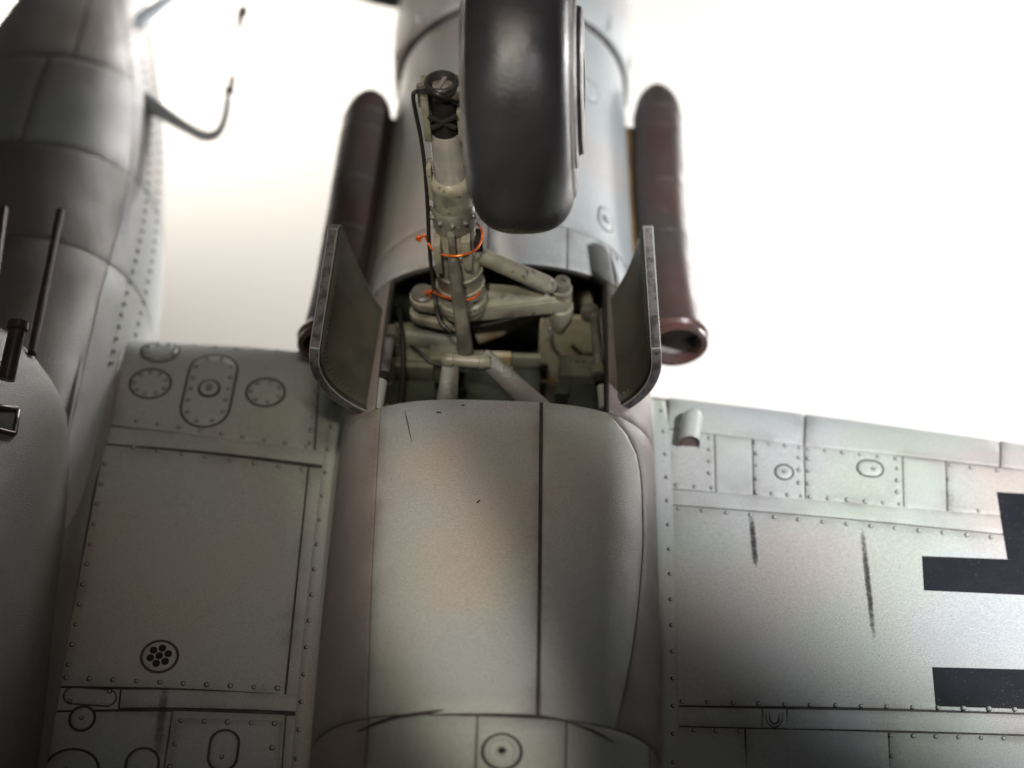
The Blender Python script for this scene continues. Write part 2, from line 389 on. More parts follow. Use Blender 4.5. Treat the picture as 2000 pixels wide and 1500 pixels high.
def decal(name, surf, quad, parent, m, h, n=8, **props):
    rows = [[surf(*quad(i/n, j/n), h) for i in range(n+1)] for j in range(n+1)]
    mb = MB(); mb.grid(rows); o = mb.build(name, m, parent, angle=0, **props)
    uv = o.data.uv_layers.new(name='UVMap')
    for l in o.data.loops:
        k = l.vertex_index; uv.data[l.index].uv = ((k % (n+1))/n, (k // (n+1))/n)
    return o
def ribbon(name, surf, hit, pts, w, parent, m=WASH, h=PH+.004):
    """a hand-drawn scribed line lying on the skin"""
    P = bez([(*hit(*p), 0) for p in pts], 20); rows = []
    for i, q in enumerate(P):
        t = P[min(i+1, len(P)-1)] - P[max(i-1, 0)]; t /= np.linalg.norm(t[:2]); k = math.sin(math.pi * min(1, max(.02, i/(len(P)-1)))) ** .5
        nx, ny = -t[1], t[0]; ww = w * k * random.uniform(.8, 1.1)
        sc = 1.0
        rows.append([surf(q[0] + nx*ww*a*sc, q[1] + ny*ww*a, h) for a in (-1, -.3, .3, 1)])
    mb = MB(); mb.grid(rows); return mb.build(name, m, parent, angle=0)

# ------------------------------------------------------------------ wings
def wing_body(name, x0, x1, n):
    xs = [x0 + (x1-x0)*i/n for i in range(n+1)]; mb = MB()
    ss = [0, .015, .05, .1, .18, .3, .45, .65, .9, 1.25, 2, 3, 4.5, 6.5, 9.0]
    low = [[WING(x, s) for x in xs] for s in ss]
    top = []
    for s in ss[::-1]:
        top.append([np.array([x, yle(x)-s, -1.05 + .71*(max(0, 1-s/1.25))**2 if s < 1.25 else -1.05 + .06*(s-1.25)]) for x in xs])
    mb.grid(top[:-1] + low); return mb.build(name, WASH, plane)
inner = wing_body('inner_wing', -5.9, 0.2, 24); inner['label'] = 'dim inner wing between fuselage and engine nacelle'
outer = wing_body('outer_wing', 0.0, 9.5, 30); outer['label'] = 'bright outer wing carrying the black cross marking'
LEs = lambda px, pt: (hit_wing(px, pt)[0], 0.012)
def wpanel(parent, *px, **k): return patch('skin_panel', WING, wquad(*px), parent, **k)
def lepanel(parent, tl, tr, br, bl, **k):   # first edge lies on the leading edge
    A = hit_wing(*tl)[0]; B = hit_wing(*tr)[0]
    return patch('skin_panel', WING, quad_of((A, 0.0), (B, 0.0), hit_wing(*br), hit_wing(*bl)), parent, nv=22, **k)
lepanel(inner, (252, 662), (632, 690), (614, 885), (214, 832))
lepanel(inner, (632, 690), (760, 700), (740, 898), (614, 885))
wpanel(inner, (214, 832), (740, 898), (740, 926), (203, 868), nv=3)
wpanel(inner, (203, 868), (603, 912), (557, 1359), (112, 1342), nu=18, nv=20)
wpanel(inner, (603, 912), (740, 926), (740, 1368), (557, 1359))
wpanel(inner, (112, 1342), (236, 1346), (232, 1387), (100, 1390), nv=4, h=.012)
wpanel(inner, (236, 1346), (740, 1368), (740, 1402), (232, 1385), nv=4)
wpanel(inner, (100, 1390), (338, 1389), (300, 1640), (62, 1640))
wpanel(inner, (338, 1389), (558, 1397), (540, 1640), (300, 1640), gap=.004)
wpanel(inner, (342, 1402), (553, 1408), (537, 1640), (310, 1640), h=.03, gap=.008)
wpanel(inner, (558, 1397), (740, 1402), (740, 1640), (540, 1640))
rv = []
rv += line_pts((268, 824), (600, 874), 9) + line_pts((300, 672), (585, 690), 8) + line_pts((620, 765), (607, 868), 5)
rv += line_pts((262, 876), (592, 919), 8) + line_pts((206, 908), (135, 1300), 11) + line_pts((130, 1325), (543, 1346), 10)
rivets(WING, hit_wing, rv, inner)
rivets(WING, hit_wing, line_pts((355, 1410), (537, 1416), 5) + [(343, 1456), (333, 1500), (533, 1463), (527, 1510)], inner, h=.03)
def pxr(px, py, k): return k / (FPX / (np.linalg.norm(at(px, py, 0) - CO)))
hatch(WING, hit_wing(313, 688), inner, .235, .215, n_fast=8)
hatch(WING, hit_wing(294, 751), inner, .25, .225, n_fast=9)
hatch(WING, hit_wing(409, 762), inner, .30, .60, 'slot', n_fast=14, boss=.15, rot=-.05)
hatch(WING, hit_wing(519, 768), inner, .235, .215, n_fast=7)
hatch(WING, hit_wing(161, 1405), inner, .13, .14, n_fast=1, fast_in=.05)
hatch(WING, hit_wing(437, 1468), inner, .15, .24, 'slot', n_fast=1, fast_in=.05, h=.03)
hatch(WING, hit_wing(140, 1505), inner, .29, .24, n_fast=1, fast_in=.05)
hatch(WING, hit_wing(277, 1503), inner, .17, .24, 'slot', n_fast=0)
ho = hatch(WING, hit_wing(176, 1362), inner, .10, .30, 'slot', n_fast=2, h=.012, rot=1.53, groove=.015)
# round drain vent with seven holes
vent = hatch(WING, hit_wing(312, 1284), inner, .20, .195, n_fast=0, name='drain_vent')
p, n_, t_, w_ = surf_frame(WING, *hit_wing(312, 1284)); mb = MB()
for k in range(7):
    a = k * math.pi / 3 + .3; rr = 0 if k == 6 else .105
    mb.lathe(p + n_*.035 + rr*(math.cos(a)*t_ + math.sin(a)*w_), p + n_*.046 + rr*(math.cos(a)*t_ + math.sin(a)*w_), [(0, .042), (1, .046)], 12)
mb.build('vent_holes', DARK, inner)
def stain(parent, p, q, w, m=STAIN, surf=WING, hit=hit_wing, h=PH+.006):
    a, b = np.array(hit(*p)), np.array(hit(*q)); return decal('pencil_streak', surf, quad_of(a + (-w, 0), a + (w, 0), b + (w, 0), b + (-w, 0)), parent, m, h, 10)
stain(inner, (325, 1330), (305, 1490), .09, FAINT)
# outer wing
E = 2180
lepanel(outer, (1303, 774), (1568, 804), (1570, 872), (1303, 838))
lepanel(outer, (1568, 804), (1946, 857), (1953, 914), (1570, 872))
lepanel(outer, (1946, 857), (E, 889), (E, 942), (1953, 914))
row_top = lambda x: 838 + (x - 1303) * (914 - 838) / (1953 - 1303)
row_bot = lambda x: 955 + (x - 1303) * (1012 - 955) / (1990 - 1303)
cuts = [1303, 1395, 1469, 1570, 1762, 1847, 2040, E]
for i, (a, b) in enumerate(zip(cuts, cuts[1:])):
    wpanel(outer, (a, row_top(a)), (b, row_top(b)), (b+3, row_bot(b+3)), (a+3, row_bot(a+3)), gap=.008, h=.02 if i in (0, 2, 3, 5) else .014)
l2 = lambda x: 986 + (x - 1303) * (1049 - 986) / (1990 - 1303)
wpanel(outer, (1303, 955), (E, row_bot(E)), (E, l2(E)), (1303, 986), nu=24, nv=3, gap=.009, h=.015)
l3 = lambda x: 1379 + (x - 1287) * 17 / 713; l4 = lambda x: 1418 + (x - 1280) * 19 / 720
wpanel(outer, (1303, 986), (E, l2(E)), (E, l3(E)), (1290, l3(1290)), nu=30, nv=24, gap=.009)
for i, (a, b) in enumerate(((1288, 1489), (1489, 1537), (1537, E))):
    wpanel(outer, (a, l3(a)), (b, l3(b)), (b, l4(b)), (a-3, l4(a-3)), nu=18, nv=4, gap=.009, h=.024 if i == 1 else .015)
for a, b in ((1282, 1455), (1455, 1735), (1735, E)):
    wpanel(outer, (a, l4(a)), (b, l4(b)), (b+14, 1660), (a+4, 1660), nu=16, nv=12, gap=.011)
rv = []
rt = lambda x, o: (x, row_top(x) + o); rb = lambda x, o: (x, row_bot(x) + o)
rv += [rb(x, -7) for x in (1322, 1357, 1391)] + [(1386, y) for y in (858, 880, 903, 926)]
rv += [rb(x, -6) for x in (1478, 1508, 1539, 1565, 1582, 1618, 1655, 1690, 1725, 1757)]
rv += [rt(x, 8) for x in (1475, 1503, 1534, 1562, 1578, 1612, 1646, 1680, 1715, 1750)]
rv += [(1478, y) for y in (888, 911, 937)] + [(1561, y) for y in (896, 920, 945)] + [(1579, y) for y in (898, 922, 947)]
rv += [(1753, y) for y in (917, 940, 963)] + [(1853, y) for y in (938, 967, 994)] + [rt(x, 8) for x in (1856, 1897, 1948)] + [rb(x, -6) for x in (1912,)]
rv += [(x, l2(x) + 7) for x in range(1325, 1960, 47)]
rv += [(x, l3(x) - 8) for x in range(1332, 1800, 50)]
rv += [(x, l4(x) + 8) for x in (1310, 1356, 1398, 1445)] + [(x, l4(x) + 8) for x in range(1740, 2000, 44)] + [(1742, 1478)]
rivets(WING, hit_wing, rv, outer, r=.024)
rivets(WING, hit_wing, [(x, l3(x) - 8) for x in range(1832, 2010, 50)], outer, r=.025, h=.03)
hatch(WING, hit_wing(1531, 924), outer, .105, .105, n_fast=1, fast_in=.05, groove=.022)
hatch(WING, hit_wing(1699, 917), outer, .115, .155, 'slot', n_fast=1, fast_in=.05, groove=.022, rot=1.5)
for k, wd in ((0, .011), (7, .008)):
    ribbon('latch_mark', WING, hit_wing, [(1503 - k, 1392), (1503 - k, 1406), (1506 - k*.6, 1413 + k*.6), (1512, 1416 + k), (1518 + k*.6, 1413 + k*.6), (1521 + k, 1406), (1521 + k, 1392)], wd, outer, WASH, .024 + .004)
# black cross marking
K = dict(parent=outer, m=BLACK, h=PH + .006, label='black corner of the cross marking at the right edge')
def dq(*px): return quad_of(*[hit_wing(*p) for p in px])
decal('cross_marking', WING, dq((1946, 963), (E, 977), (E, 1104), (1967, 1094)), **K)
decal('cross_marking', WING, dq((1800, 1088), (E, 1102), (E, 1172), (1804, 1155)), outer, BLACK, PH + .004, label='black bar of the cross marking, upper arm')
decal('cross_marking', WING, dq((1820, 1305), (E, 1314), (E, 1392), (1827, 1381)), outer, BLACK, PH + .006, label='black bar of the cross marking, lower arm')
stain(outer, (1466, 1000), (1477, 1118), .06); stain(outer, (1682, 1022), (1708, 1262), .055)
# small blister scoop by the nacelle
mb = MB(); a, b = hit_wing(1352, 812), hit_wing(1345, 876); pa, pb = WING(*a, .0), WING(*b, .0); rows = []
for i in range(15):
    t = i / 14; c = pa + (pb - pa) * t; rr = .150 * math.sqrt(max(0.02, 1 - max(0, (.35 - t) / .35) ** 2)) * (1 - .10 * t)
    rows.append([c + np.array([rr*math.cos(k*math.pi/14), 0, .10 + rr*1.25*math.sin(k*math.pi/14) if 0 < k < 14 else -.05]) for k in range(15)])
mb.grid(rows); n1 = len(mb.v) - 15; c = len(mb.v)
mb.add([p_ * .86 + np.array(rows[-1][0] + (rows[-1][14] - rows[-1][0]) / 2) * .14 + (0, .02, .0) for p_ in rows[-1]], [tuple(range(15))], 1)
mb.build('air_scoop', [PAINT, mat('scoop_opening', (.16, .10, .09), .6)], outer, angle=40)
mb = MB(); q = [WING(*hit_wing(*p_), PH + .006) for p_ in ((1988, 860), (E, 886), (E, 900), (1996, 876))]; mb.add(q, [(0, 1, 2, 3)]); mb.build('yellow_patch', YELLOW, outer)

# ------------------------------------------------------------------ engine nacelle
YR, YF, UL, UR = -1.43, .67, -.56, .50
ys = sorted(set([-9 + .25*i for i in range(59) if abs(-9 + .25*i - YR) > .1 and abs(-9 + .25*i - YF) > .1] + [YR, YF] + [5.55]))
us = sorted(set([round(-2 + .05*i, 3) for i in range(80)] + [UL, UR]))
mb = MB(); V = [[NAC(u, y) for u in us] for y in ys]; nu_ = len(us); F = []
for i in range(len(ys)-1):
    for j in range(nu_):
        k = (j+1) % nu_
        if YR - .01 < ys[i] < YF - .01 and UL - .01 < us[j] < UR - .01: continue
        F.append((i*nu_+j, i*nu_+k, (i+1)*nu_+k, (i+1)*nu_+j))
mb.add([p for r_ in V for p in r_], F); nac = mb.build('engine_nacelle', WASH, plane)
nac['label'] = 'rounded engine nacelle in the middle with an open wheel well'
sm = nac.modifiers.new('skin_thickness', 'SOLIDIFY'); sm.thickness = .10; sm.offset = -1
YRING = hit_nac(1095, 442)[1]; YAFT = hit_nac(1050, 1403)[1]
def npanel(u0, u1, y0, y1, **k):
    f0 = u0 if callable(u0) else (lambda y: u0); f1 = u1 if callable(u1) else (lambda y: u1)
    def q(a, b): y = y0 + (y1-y0)*b; return f0(y) + (f1(y)-f0(y))*a, y
    k.setdefault('nu', 14); k.setdefault('nv', 20)
    return patch('skin_panel', NAC, q, nac, **k)
def ucurve(px):
    h_ = sorted([hit_nac(*p) for p in px], key=lambda q: q[1]); return pchip([q[1] for q in h_], [q[0] for q in h_])
sL = ucurve([(742, 826), (728, 1100), (719, 1390)]); sC = ucurve([(1057, 795), (1054, 1100), (1050, 1400)])
_r = sorted([hit_nac(*p) for p in [(1200, 822), (1230, 862), (1245, 900), (1252, 960), (1254, 1040), (1248, 1150), (1228, 1300), (1195, 1446)]], key=lambda q: q[1]); print('sR', _r)
sR = pchip([q[1] for q in _r], [min(q[0], .95) for q in _r])
def cl(f, a=-.0): return lambda y: f(min(y, YR)) + a
# rear crown
npanel(cl(sL), lambda y: cl(sC)(y) - .006, YAFT, YR - .0, nu=20, gap=.008)
npanel(lambda y: cl(sC)(y) + .006, cl(sR), YAFT, YR - .0, nu=20, gap=.008)
npanel(-1.06, cl(sL), YAFT, YR, gap=.006, m=BROWNISH)
npanel(cl(sR), 1.06, YAFT, YR, gap=.005, m=BROWNISH)
uA1, uA2 = hit_nac(930, 1460)[0], hit_nac(1105, 1460)[0]
npanel(-1.06, hit_nac(718, 1450)[0], -8.5, YAFT, gap=.010, m=BROWNISH); npanel(hit_nac(718, 1450)[0], uA1, -8.5, YAFT, gap=.010)
npanel(uA1, uA2, -8.5, YAFT, gap=.010); npanel(uA2, .70, -8.5, YAFT, gap=.010); npanel(.70, 1.06, -8.5, YAFT, gap=.010, m=BROWNISH)
# beside the well
npanel(-1.9, UL - .0, YR, YF, gap=.004, m=BROWNISH); npanel(UR, 1.9, YR, YF, gap=.004, m=BROWNISH)
# front barrel
bs = [-1.98, -.74, hit_nac(953, 455)[0], hit_nac(1107, 475)[0], hit_nac(1192, 505)[0], 1.98]
for a, b in zip(bs, bs[1:]): npanel(a, b, YF, YRING, gap=.006, nv=8)
bs = [-1.98, -.95, -.12, .95, 1.98]
for a, b in zip(bs, bs[1:]): npanel(a, b, YRING, 5.6, gap=.006)
uv1, uv2 = hit_nac(1180, 430), hit_nac(1148, 178)
hatch(NAC, uv1, nac, .13, .20, 'slot', n_fast=0, boss=.07, groove=.014); hatch(NAC, uv2, nac, .16, .20, 'slot', n_fast=0, groove=.014)
# drain hole near the bottom edge
p, n_, t_, w_ = surf_frame(NAC, *hit_nac(980, 1470)); mb = MB()
mb.lathe(p + n_*.015, p + n_*.06, [(0, .20), (.6, .19), (1, .165), (1, .14), (.5, .125), (.5, .07), (.9, .062), (.9, .045), (0, .04)], 28, cap=False)
mb.build('drain_port', PAINT, nac, angle=30)
mb = MB(); mb.lathe(p + n_*.016, p + n_*.03, [(0, .10), (1, .098)], 16); mb.lathe(p + n_*.018, p + n_*.024, [(0, .225), (1, .22)], 28); mb.build('drain_hole', DARK, nac)
ribbon('scribed_line', NAC, hit_nac, [(700, 1432), (760, 1407), (820, 1396), (872, 1388)], .022, nac)
ribbon('scribed_line', NAC, hit_nac, [(838, 1398), (930, 1398), (1050, 1401), (1112, 1412)], .02, nac)
ribbon('scribed_line', NAC, hit_nac, [(1108, 1412), (1150, 1427), (1200, 1455)], .014, nac)
ribbon('scratch_mark', NAC, hit_nac, [(793, 803), (799, 830), (807, 868)], .0025, nac)
ribbon('scratch_mark', NAC, hit_nac, [(855, 806), (862, 809)], .011, nac)
ribbon('scratch_mark', NAC, hit_nac, [(903, 795), (908, 792)], .008, nac)
ribbon('scratch_mark', NAC, hit_nac, [(932, 985), (938, 978)], .006, nac)
# cowling ring ahead of the barrel
cr_ = [(5.45, 1.58), (5.55, 1.70), (5.62, 1.735), (5.9, 1.765), (6.4, 1.79), (7.1, 1.76), (7.7, 1.68), (8.3, 1.5), (8.6, 1.32), (8.6, 1.1), (8.2, 1.0)]
mb = MB(); rows = [[(XC + r_*math.cos(2*math.pi*k/72), y, r_*math.sin(2*math.pi*k/72)) for k in range(72)] for y, r_ in cr_]; mb.grid(rows, 0, True)
cowl = mb.build('cowling_ring', PAINT, plane, angle=0)
mb = MB(); rows = [[(XC + r_*math.cos(2*math.pi*k/60), y, r_*math.sin(2*math.pi*k/60)) for k in range(60)] for y, r_ in ((5.47, 1.60), (5.46, 1.64), (5.55, 1.69))]; mb.grid(rows, 0, True); mb.build('gap_shadow_strip', WASH, cowl, angle=0)
mb = MB()
for k in range(14):
    a = 2*math.pi*(k + .5)/14; c, s_ = math.cos(a), math.sin(a)
    mb.box((XC + 1.742*c, 5.78, 1.742*s_), ((-s_, 0, c), (0, 1, 0), (c, 0, s_)), (.02, .16, .03))
mb.build('cowl_flap_ribs', PAINT, cowl, bevel=.008, kind='stuff')
# spinner and one blade of the propeller, seen past the cowling
mb = MB(); mb.lathe((XC, 8.3, 0), (XC, 10.3, 0), [(0, .98), (.2, .97), (.5, .8), (.8, .45), (.95, .18), (1, .03)], 40); prop = mb.build('propeller', GREEN, plane, label='dark green propeller ahead of the nacelle')
mb = MB(); rows = []
for i in range(12):
    t = i/11; c = np.array([XC - .7 - 3.4*t, 8.75, -.95 + 1.0*t]); ch = .28 + .38*math.sin(math.pi*min(1, t*1.1))**.8 if t < .98 else .1
    ax = np.array([.0, .80, .60]); th = np.array([0, -.60, .80]) * .07 * (1 - .7*t)
    rows.append([c + ax*ch*math.cos(a) + th*math.sin(a) for a in [2*math.pi*k/14 for k in range(14)]])
mb.grid(rows, 0, True); mb.f.append(tuple(len(mb.v)-14+k for k in range(14))); mb.m.append(0); mb.build('propeller_blade', GREEN, prop)

# fillets between nacelle and wing
def fillet(side, name='fillet_strip'):
    mb = MB(); pts = []; yy = [.35 - .3*i for i in range(30)]
    if side < 0: yy = [.45 - .3*i for i in range(31)]
    else: yy = [-.12 - .3*i for i in range(29)]
    for y in yy:
        xo = XC + side * (nw(y) + .19); s = max(.0, yle(xo) - y); z0 = WING(xo, s)[2]
        row = []
        for x, z in ((.07, -.03), (.06, .028), (-.02, .036), (-.10, .045), (-.17, .10), (-.205, .22), (-.222, .38), (-.30, .5)):
            row.append((xo + side*x, y, z0*(1 - min(1, z/.5)) + z))
        pts.append(row)
    mb.grid(pts); return mb.build(name, PAINT, plane, angle=0)
fl = fillet(-1); fr = fillet(1)
fl['label'] = 'riveted joint strip on the left of the nacelle'; fr['label'] = 'riveted joint strip on the right of the nacelle'
def fil_riv(side, par):
    mb = MB()
    for i in range(22):
        y = (-.1 if side < 0 else -.35) - .36*i; xo = XC + side*(nw(y) + .19); z0 = WING(xo, max(0, yle(xo)-y))[2]
        c = np.array([xo + side*.0, y, z0 + .034]); mb.lathe(c, c + (0, 0, .014), [(0, .022), (.6, .018), (1, .008)], 10)
        mb.lathe(c - (.01, 0, .004), c + (-.01, 0, .006), [(0, .028), (1, .027)], 10, 1)
    mb.build('rivets', [PAINT, WASH], par, angle=0, kind='stuff')
fil_riv(-1, fl); fil_riv(1, fr)

# ------------------------------------------------------------------ wheel well
well = MB()
def wallbox(mbx, x0, x1, y0, y1, z0, z1, mi=0): mbx.box(((x0+x1)/2, (y0+y1)/2, (z0+z1)/2), ((1,0,0),(0,1,0),(0,0,1)), ((x1-x0)/2, (y1-y0)/2, (z1-z0)/2), mi)
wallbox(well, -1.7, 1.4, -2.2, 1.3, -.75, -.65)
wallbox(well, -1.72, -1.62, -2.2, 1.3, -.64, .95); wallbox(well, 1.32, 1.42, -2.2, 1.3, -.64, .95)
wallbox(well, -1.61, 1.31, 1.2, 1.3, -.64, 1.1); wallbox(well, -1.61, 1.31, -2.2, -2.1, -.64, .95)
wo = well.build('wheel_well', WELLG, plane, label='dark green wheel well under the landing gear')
def wpart(name, boxes, m, bevel=.012, **k):
    mb = MB()
    for b in boxes: wallbox(mb, *b)
    return mb.build(name, m, wo, bevel=bevel, **k)
def px_yz(px, py, Y): p = at_y(px, py, Y); return p[0], p[2]
x0, z1 = px_yz(1055, 618, .3); x1, z0 = px_yz(1152, 722, .3)
wpart('bulkhead_plate', [(x0, 1.3, .28, .36, z0 - .5, z1)], BEIGE, label='beige rust stained bulkhead plate at the right of the well')
x0, z1 = px_yz(775, 640, .3); x1, z0 = px_yz(962, 700, .3)
wpart('bulkhead_plate', [(-1.6, x1 - .42, .28, .36, z0 - .5, z1)], WELL)
xa, za = px_yz(940, 688, .0); xb, zb = px_yz(1056, 703, .0)
wpart('cross_bar', [(xa - .1, xa + .38, -.06, .03, zb - .1, za)], BEIGE); wpart('cross_bar', [(xa + .39, xb, -.05, .03, zb - .1, za - .02)], WELL); wpart('cross_bar', [(xa - .6, xa - .11, -.05, .03, zb - .1, za - .02)], WELL)
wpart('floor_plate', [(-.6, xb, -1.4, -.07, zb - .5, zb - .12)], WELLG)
p = at(1095, 692, .55); q = at(1170, 740, .55)
wpart('equipment_box', [(p[0], 1.3, p[1] - .34, p[1], .0, .55)], WELL, label='olive equipment box by the right door')
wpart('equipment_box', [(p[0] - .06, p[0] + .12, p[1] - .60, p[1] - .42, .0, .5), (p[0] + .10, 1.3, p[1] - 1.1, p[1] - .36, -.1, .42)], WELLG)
mb = MB()
for i in range(5): mb.lathe((p[0] + .12 + .09*i, p[1] - .10, .55), (p[0] + .12 + .09*i, p[1] - .10, .585), [(0, .03), (1, .022)], 8)
mb.build('bolts', GEARD, wo, kind='stuff')
p = at(782, 668, .6); q = at(846, 718, .6)
wpart('equipment_box', [(-1.6, q[0], q[1], p[1], .1, .6)], WELL, label='grey green equipment box by the left door')
wpart('equipment_box', [(-1.6, q[0] + .03, q[1] - .55, q[1] - .08, -.2, .42)], WELLG)
wpart('side_rail', [(-1.62, q[0] + .05, q[1] + .08, q[1] + .12, .55, .64), (-1.62, q[0] + .05, q[1] + .30, q[1] + .34, .55, .64)], WELL)
p = at(858, 690, .7); wpart('bracket', [(p[0] - .12, p[0] + .22, p[1] - .1, p[1] + .18, .2, .7)], WELL)
p = at(925, 770, .35); wpart('bracket', [(p[0] - .22, p[0] + .3, p[1] - .04, p[1] + .04, .1, .42), (p[0] - .22, p[0] - .12, p[1] - .4, p[1], .1, .40), (p[0] + .2, p[0] + .3, p[1] - .4, p[1], .1, .40)], WELLG)
p = at(978, 712, .4); wpart('bracket', [(p[0] - .18, p[0] + .16, p[1] - .12, p[1] + .1, .1, .4)], WELL)
# rounded torque tube along the left
mb = MB(); mb.tube([(-1.55, .25, .62), (-1.2, .22, .66), (-.6, .18, .6)], .17, 14); mb.build('torque_tube', WELL, wo)
mb = MB(); mb.tube([(-.5, .55, .35), (.2, .75, .55), (1.0, .9, .7)], .16, 14); mb.build('torque_tube', BEIGE, wo)

for pts, r_, m in (([(-1.5, .6, .75), (-1.42, .1, .82), (-1.38, -.5, .7), (-1.4, -1.1, .72)], .035, CABLE), ([(-1.5, .3, .5), (-1.25, .0, .66), (-1.0, -.2, .62), (-.75, -.1, .5), (-.6, .2, .6)], .028, CABLE),
                   ([(1.2, .2, .95), (1.15, -.2, .8), (1.18, -.6, .78), (1.2, -1.2, .7)], .03, CABLE), ([(.45, .24, .9), (.5, .22, .55), (.62, .2, .3), (.6, .1, .02)], .024, GEARD), ([(.75, .24, .55), (.9, .2, .42), (1.1, .15, .5), (1.28, .1, .45)], .024, CABLE),
                   ([(-.55, -.3, .15), (-.2, -.5, .05), (.1, -.8, .1), (.3, -1.2, 0)], .03, CABLE), ([(-.4, .2, .2), (-.1, .1, -.1), (.2, -.3, -.2), (.28, -1.0, -.2)], .025, WELL)):
    mb = MB(); mb.tube(bez(pts, 24), r_, 8); mb.build('hose', m, wo, angle=0)
for k in range(4):
    wpart('rib', [(-1.61, -1.50, -.05 - .36*k - .03, -.05 - .36*k + .03, -.6, .92)], WELL); wpart('rib', [(1.22, 1.31, -.05 - .36*k - .03, -.05 - .36*k + .03, -.6, .92)], WELL)
for k in range(3): wpart('slat', [(-1.0 + .0*k, -.62, .20, .27, .12 + .13*k, .18 + .13*k)], GEARD)
# ------------------------------------------------------------------ landing gear
B = at(905, 612, 1.25); A = at(862, 165, 4.86); AX = A - B; LG = np.linalg.norm(AX); ax = AX / LG
leg = bpy.data.objects.new('landing_gear_leg', None); COL.objects.link(leg); leg.parent = plane
leg['label'] = 'weathered landing gear leg rising out of the wheel well'
def t_at(py):
    a, b = -.6, 1.3
    for _ in range(50):
        m = (a + b) / 2
        if proj(B + m*AX)[1] > py: a = m
        else: b = m
    return a
def S_(py): return B + t_at(py) * AX
def ppu(p): return FPX / ((np.asarray(p) - CO) @ d)
def lat(name, prof, m, seg=32, par=None, angle=40, **k):
    """prof: (pixel row, pixel half width) down the leg"""
    mb = MB(); pr = [(t_at(y), r_ / ppu(S_(y))) for y, r_ in prof]; mb.lathe(B, A, pr, seg); return mb.build(name, m, par or leg, angle=angle, **k)
right = np.cross(ax, [0, 1.0, 0]); right = right / np.linalg.norm(right)
if right[0] < 0: right = -right
toward = np.cross(right, ax); toward /= np.linalg.norm(toward)
if toward[1] > 0: toward = -toward          # to the rear, facing the camera
lat('lower_cylinder', [(600, 44), (588, 46), (586, 50), (576, 50), (573, 46), (556, 45), (554, 48), (549, 48), (547, 45), (529, 45), (527, 47), (523, 47), (521, 44), (505, 43), (500, 40), (420, 39), (415, 36)], GEAR)
lat('clamp_collar', [(440, 36), (436, 42), (412, 43), (404, 42), (400, 38), (398, 36)], GEARD)
lat('upper_cylinder', [(402, 36), (395, 38), (372, 41), (362, 41), (358, 42), (350, 42), (346, 39), (342, 34)], GEAR)
lat('piston', [(352, 32), (262, 32), (255, 30)], STEEL)
lat('dust_boot', [(262, 27), (250, 28), (230, 24), (212, 26), (195, 22)], CABLE)
mb = MB(); c = S_(178); e_ = c + ax * .16
mb.lathe(c - ax*.10, e_, [(0, .09), (.2, .13), (.45, .15), (.6, .19), (.93, .195), (1, .18), (1, .155), (.62, .10), (.58, .02)], 28, cap=False); mb.build('axle_end_cap', HUB, leg, angle=35)
mb = MB(); mb.box(e_ - ax*.06, (right*.35 - toward, ax, right + toward*.35), (.12, .02, .022)); mb.build('cap_slot', RIM, leg)
mb = MB(); m_ = S_(196) - toward*.1; mb.box(m_, (right, toward, ax), (.30, .03, .16)); mb.build('fork_bridge', GEAR, leg, bevel=.02)
for sx in (-1, 1):
    mb = MB(); mb.tube([S_(205) + right*.16*sx + toward*.2, S_(228) - right*.14*sx + toward*.2], .03, 8); mb.build('link', CABLE, leg)
# fork plates and axle housing
for sx, y0, y1, hw in ((-1, 262, 176, 9), (1, 264, 205, 9)):
    mb = MB(); a, b = S_(y0), S_(y1); off = right * sx * (33 / ppu(a)); m_ = (a + b)/2 + off
    mb.box(m_, (right, toward, ax), (hw/ppu(a)*.8, .14, np.linalg.norm(b-a)/2)); mb.build('fork_plate', GEAR, leg, bevel=.02)
for sx in (-1, 1):
    mb = MB(); a, b = S_(380), S_(318); off = right*sx*(39/ppu(a)); mb.box((a+b)/2 + off, (right, toward, ax), (.028, .10, np.linalg.norm(b-a)/2)); mb.build('guide_plate', GEAR, leg, bevel=.012)
mb = MB(); a = S_(183); mb.box(a - toward*.16, (right, toward, ax), (.26, .07, .10)); mb.build('fork_bridge', GEAR, leg, bevel=.025)
mb = MB(); a = S_(180); mb.lathe(a - toward*.02 - right*.1, a - toward*.02 + right*1.0, [(0, .12), (1, .12)], 20); mb.build('axle', GEARD, leg)
# lugs
for px, y0, y1, hw in ((858, 498, 442, 9), (913, 492, 436, 10), (886, 480, 424, 9)):
    a, b = S_(y0), S_(y1); cx = (a+b)/2; k = (px - proj(cx)[0]) / ppu(cx)
    mb = MB(); mb.box(cx + right*k + toward*.22, (right, toward, ax), (hw/ppu(cx)*.8, .12, np.linalg.norm(b-a)/2)); mb.build('lug', GEAR if px != 886 else GEARD, leg, bevel=.02)
mb = MB()
for k in range(9):
    a = math.pi*(k/8*1.5 + .75); c = S_(412); mb.lathe(c + .255*(math.cos(a)*right - math.sin(a)*toward), c + .30*(math.cos(a)*right - math.sin(a)*toward), [(0, .035), (.7, .032), (1, .02)], 8)
mb.build('collar_bolts', GEARD, leg, kind='stuff')
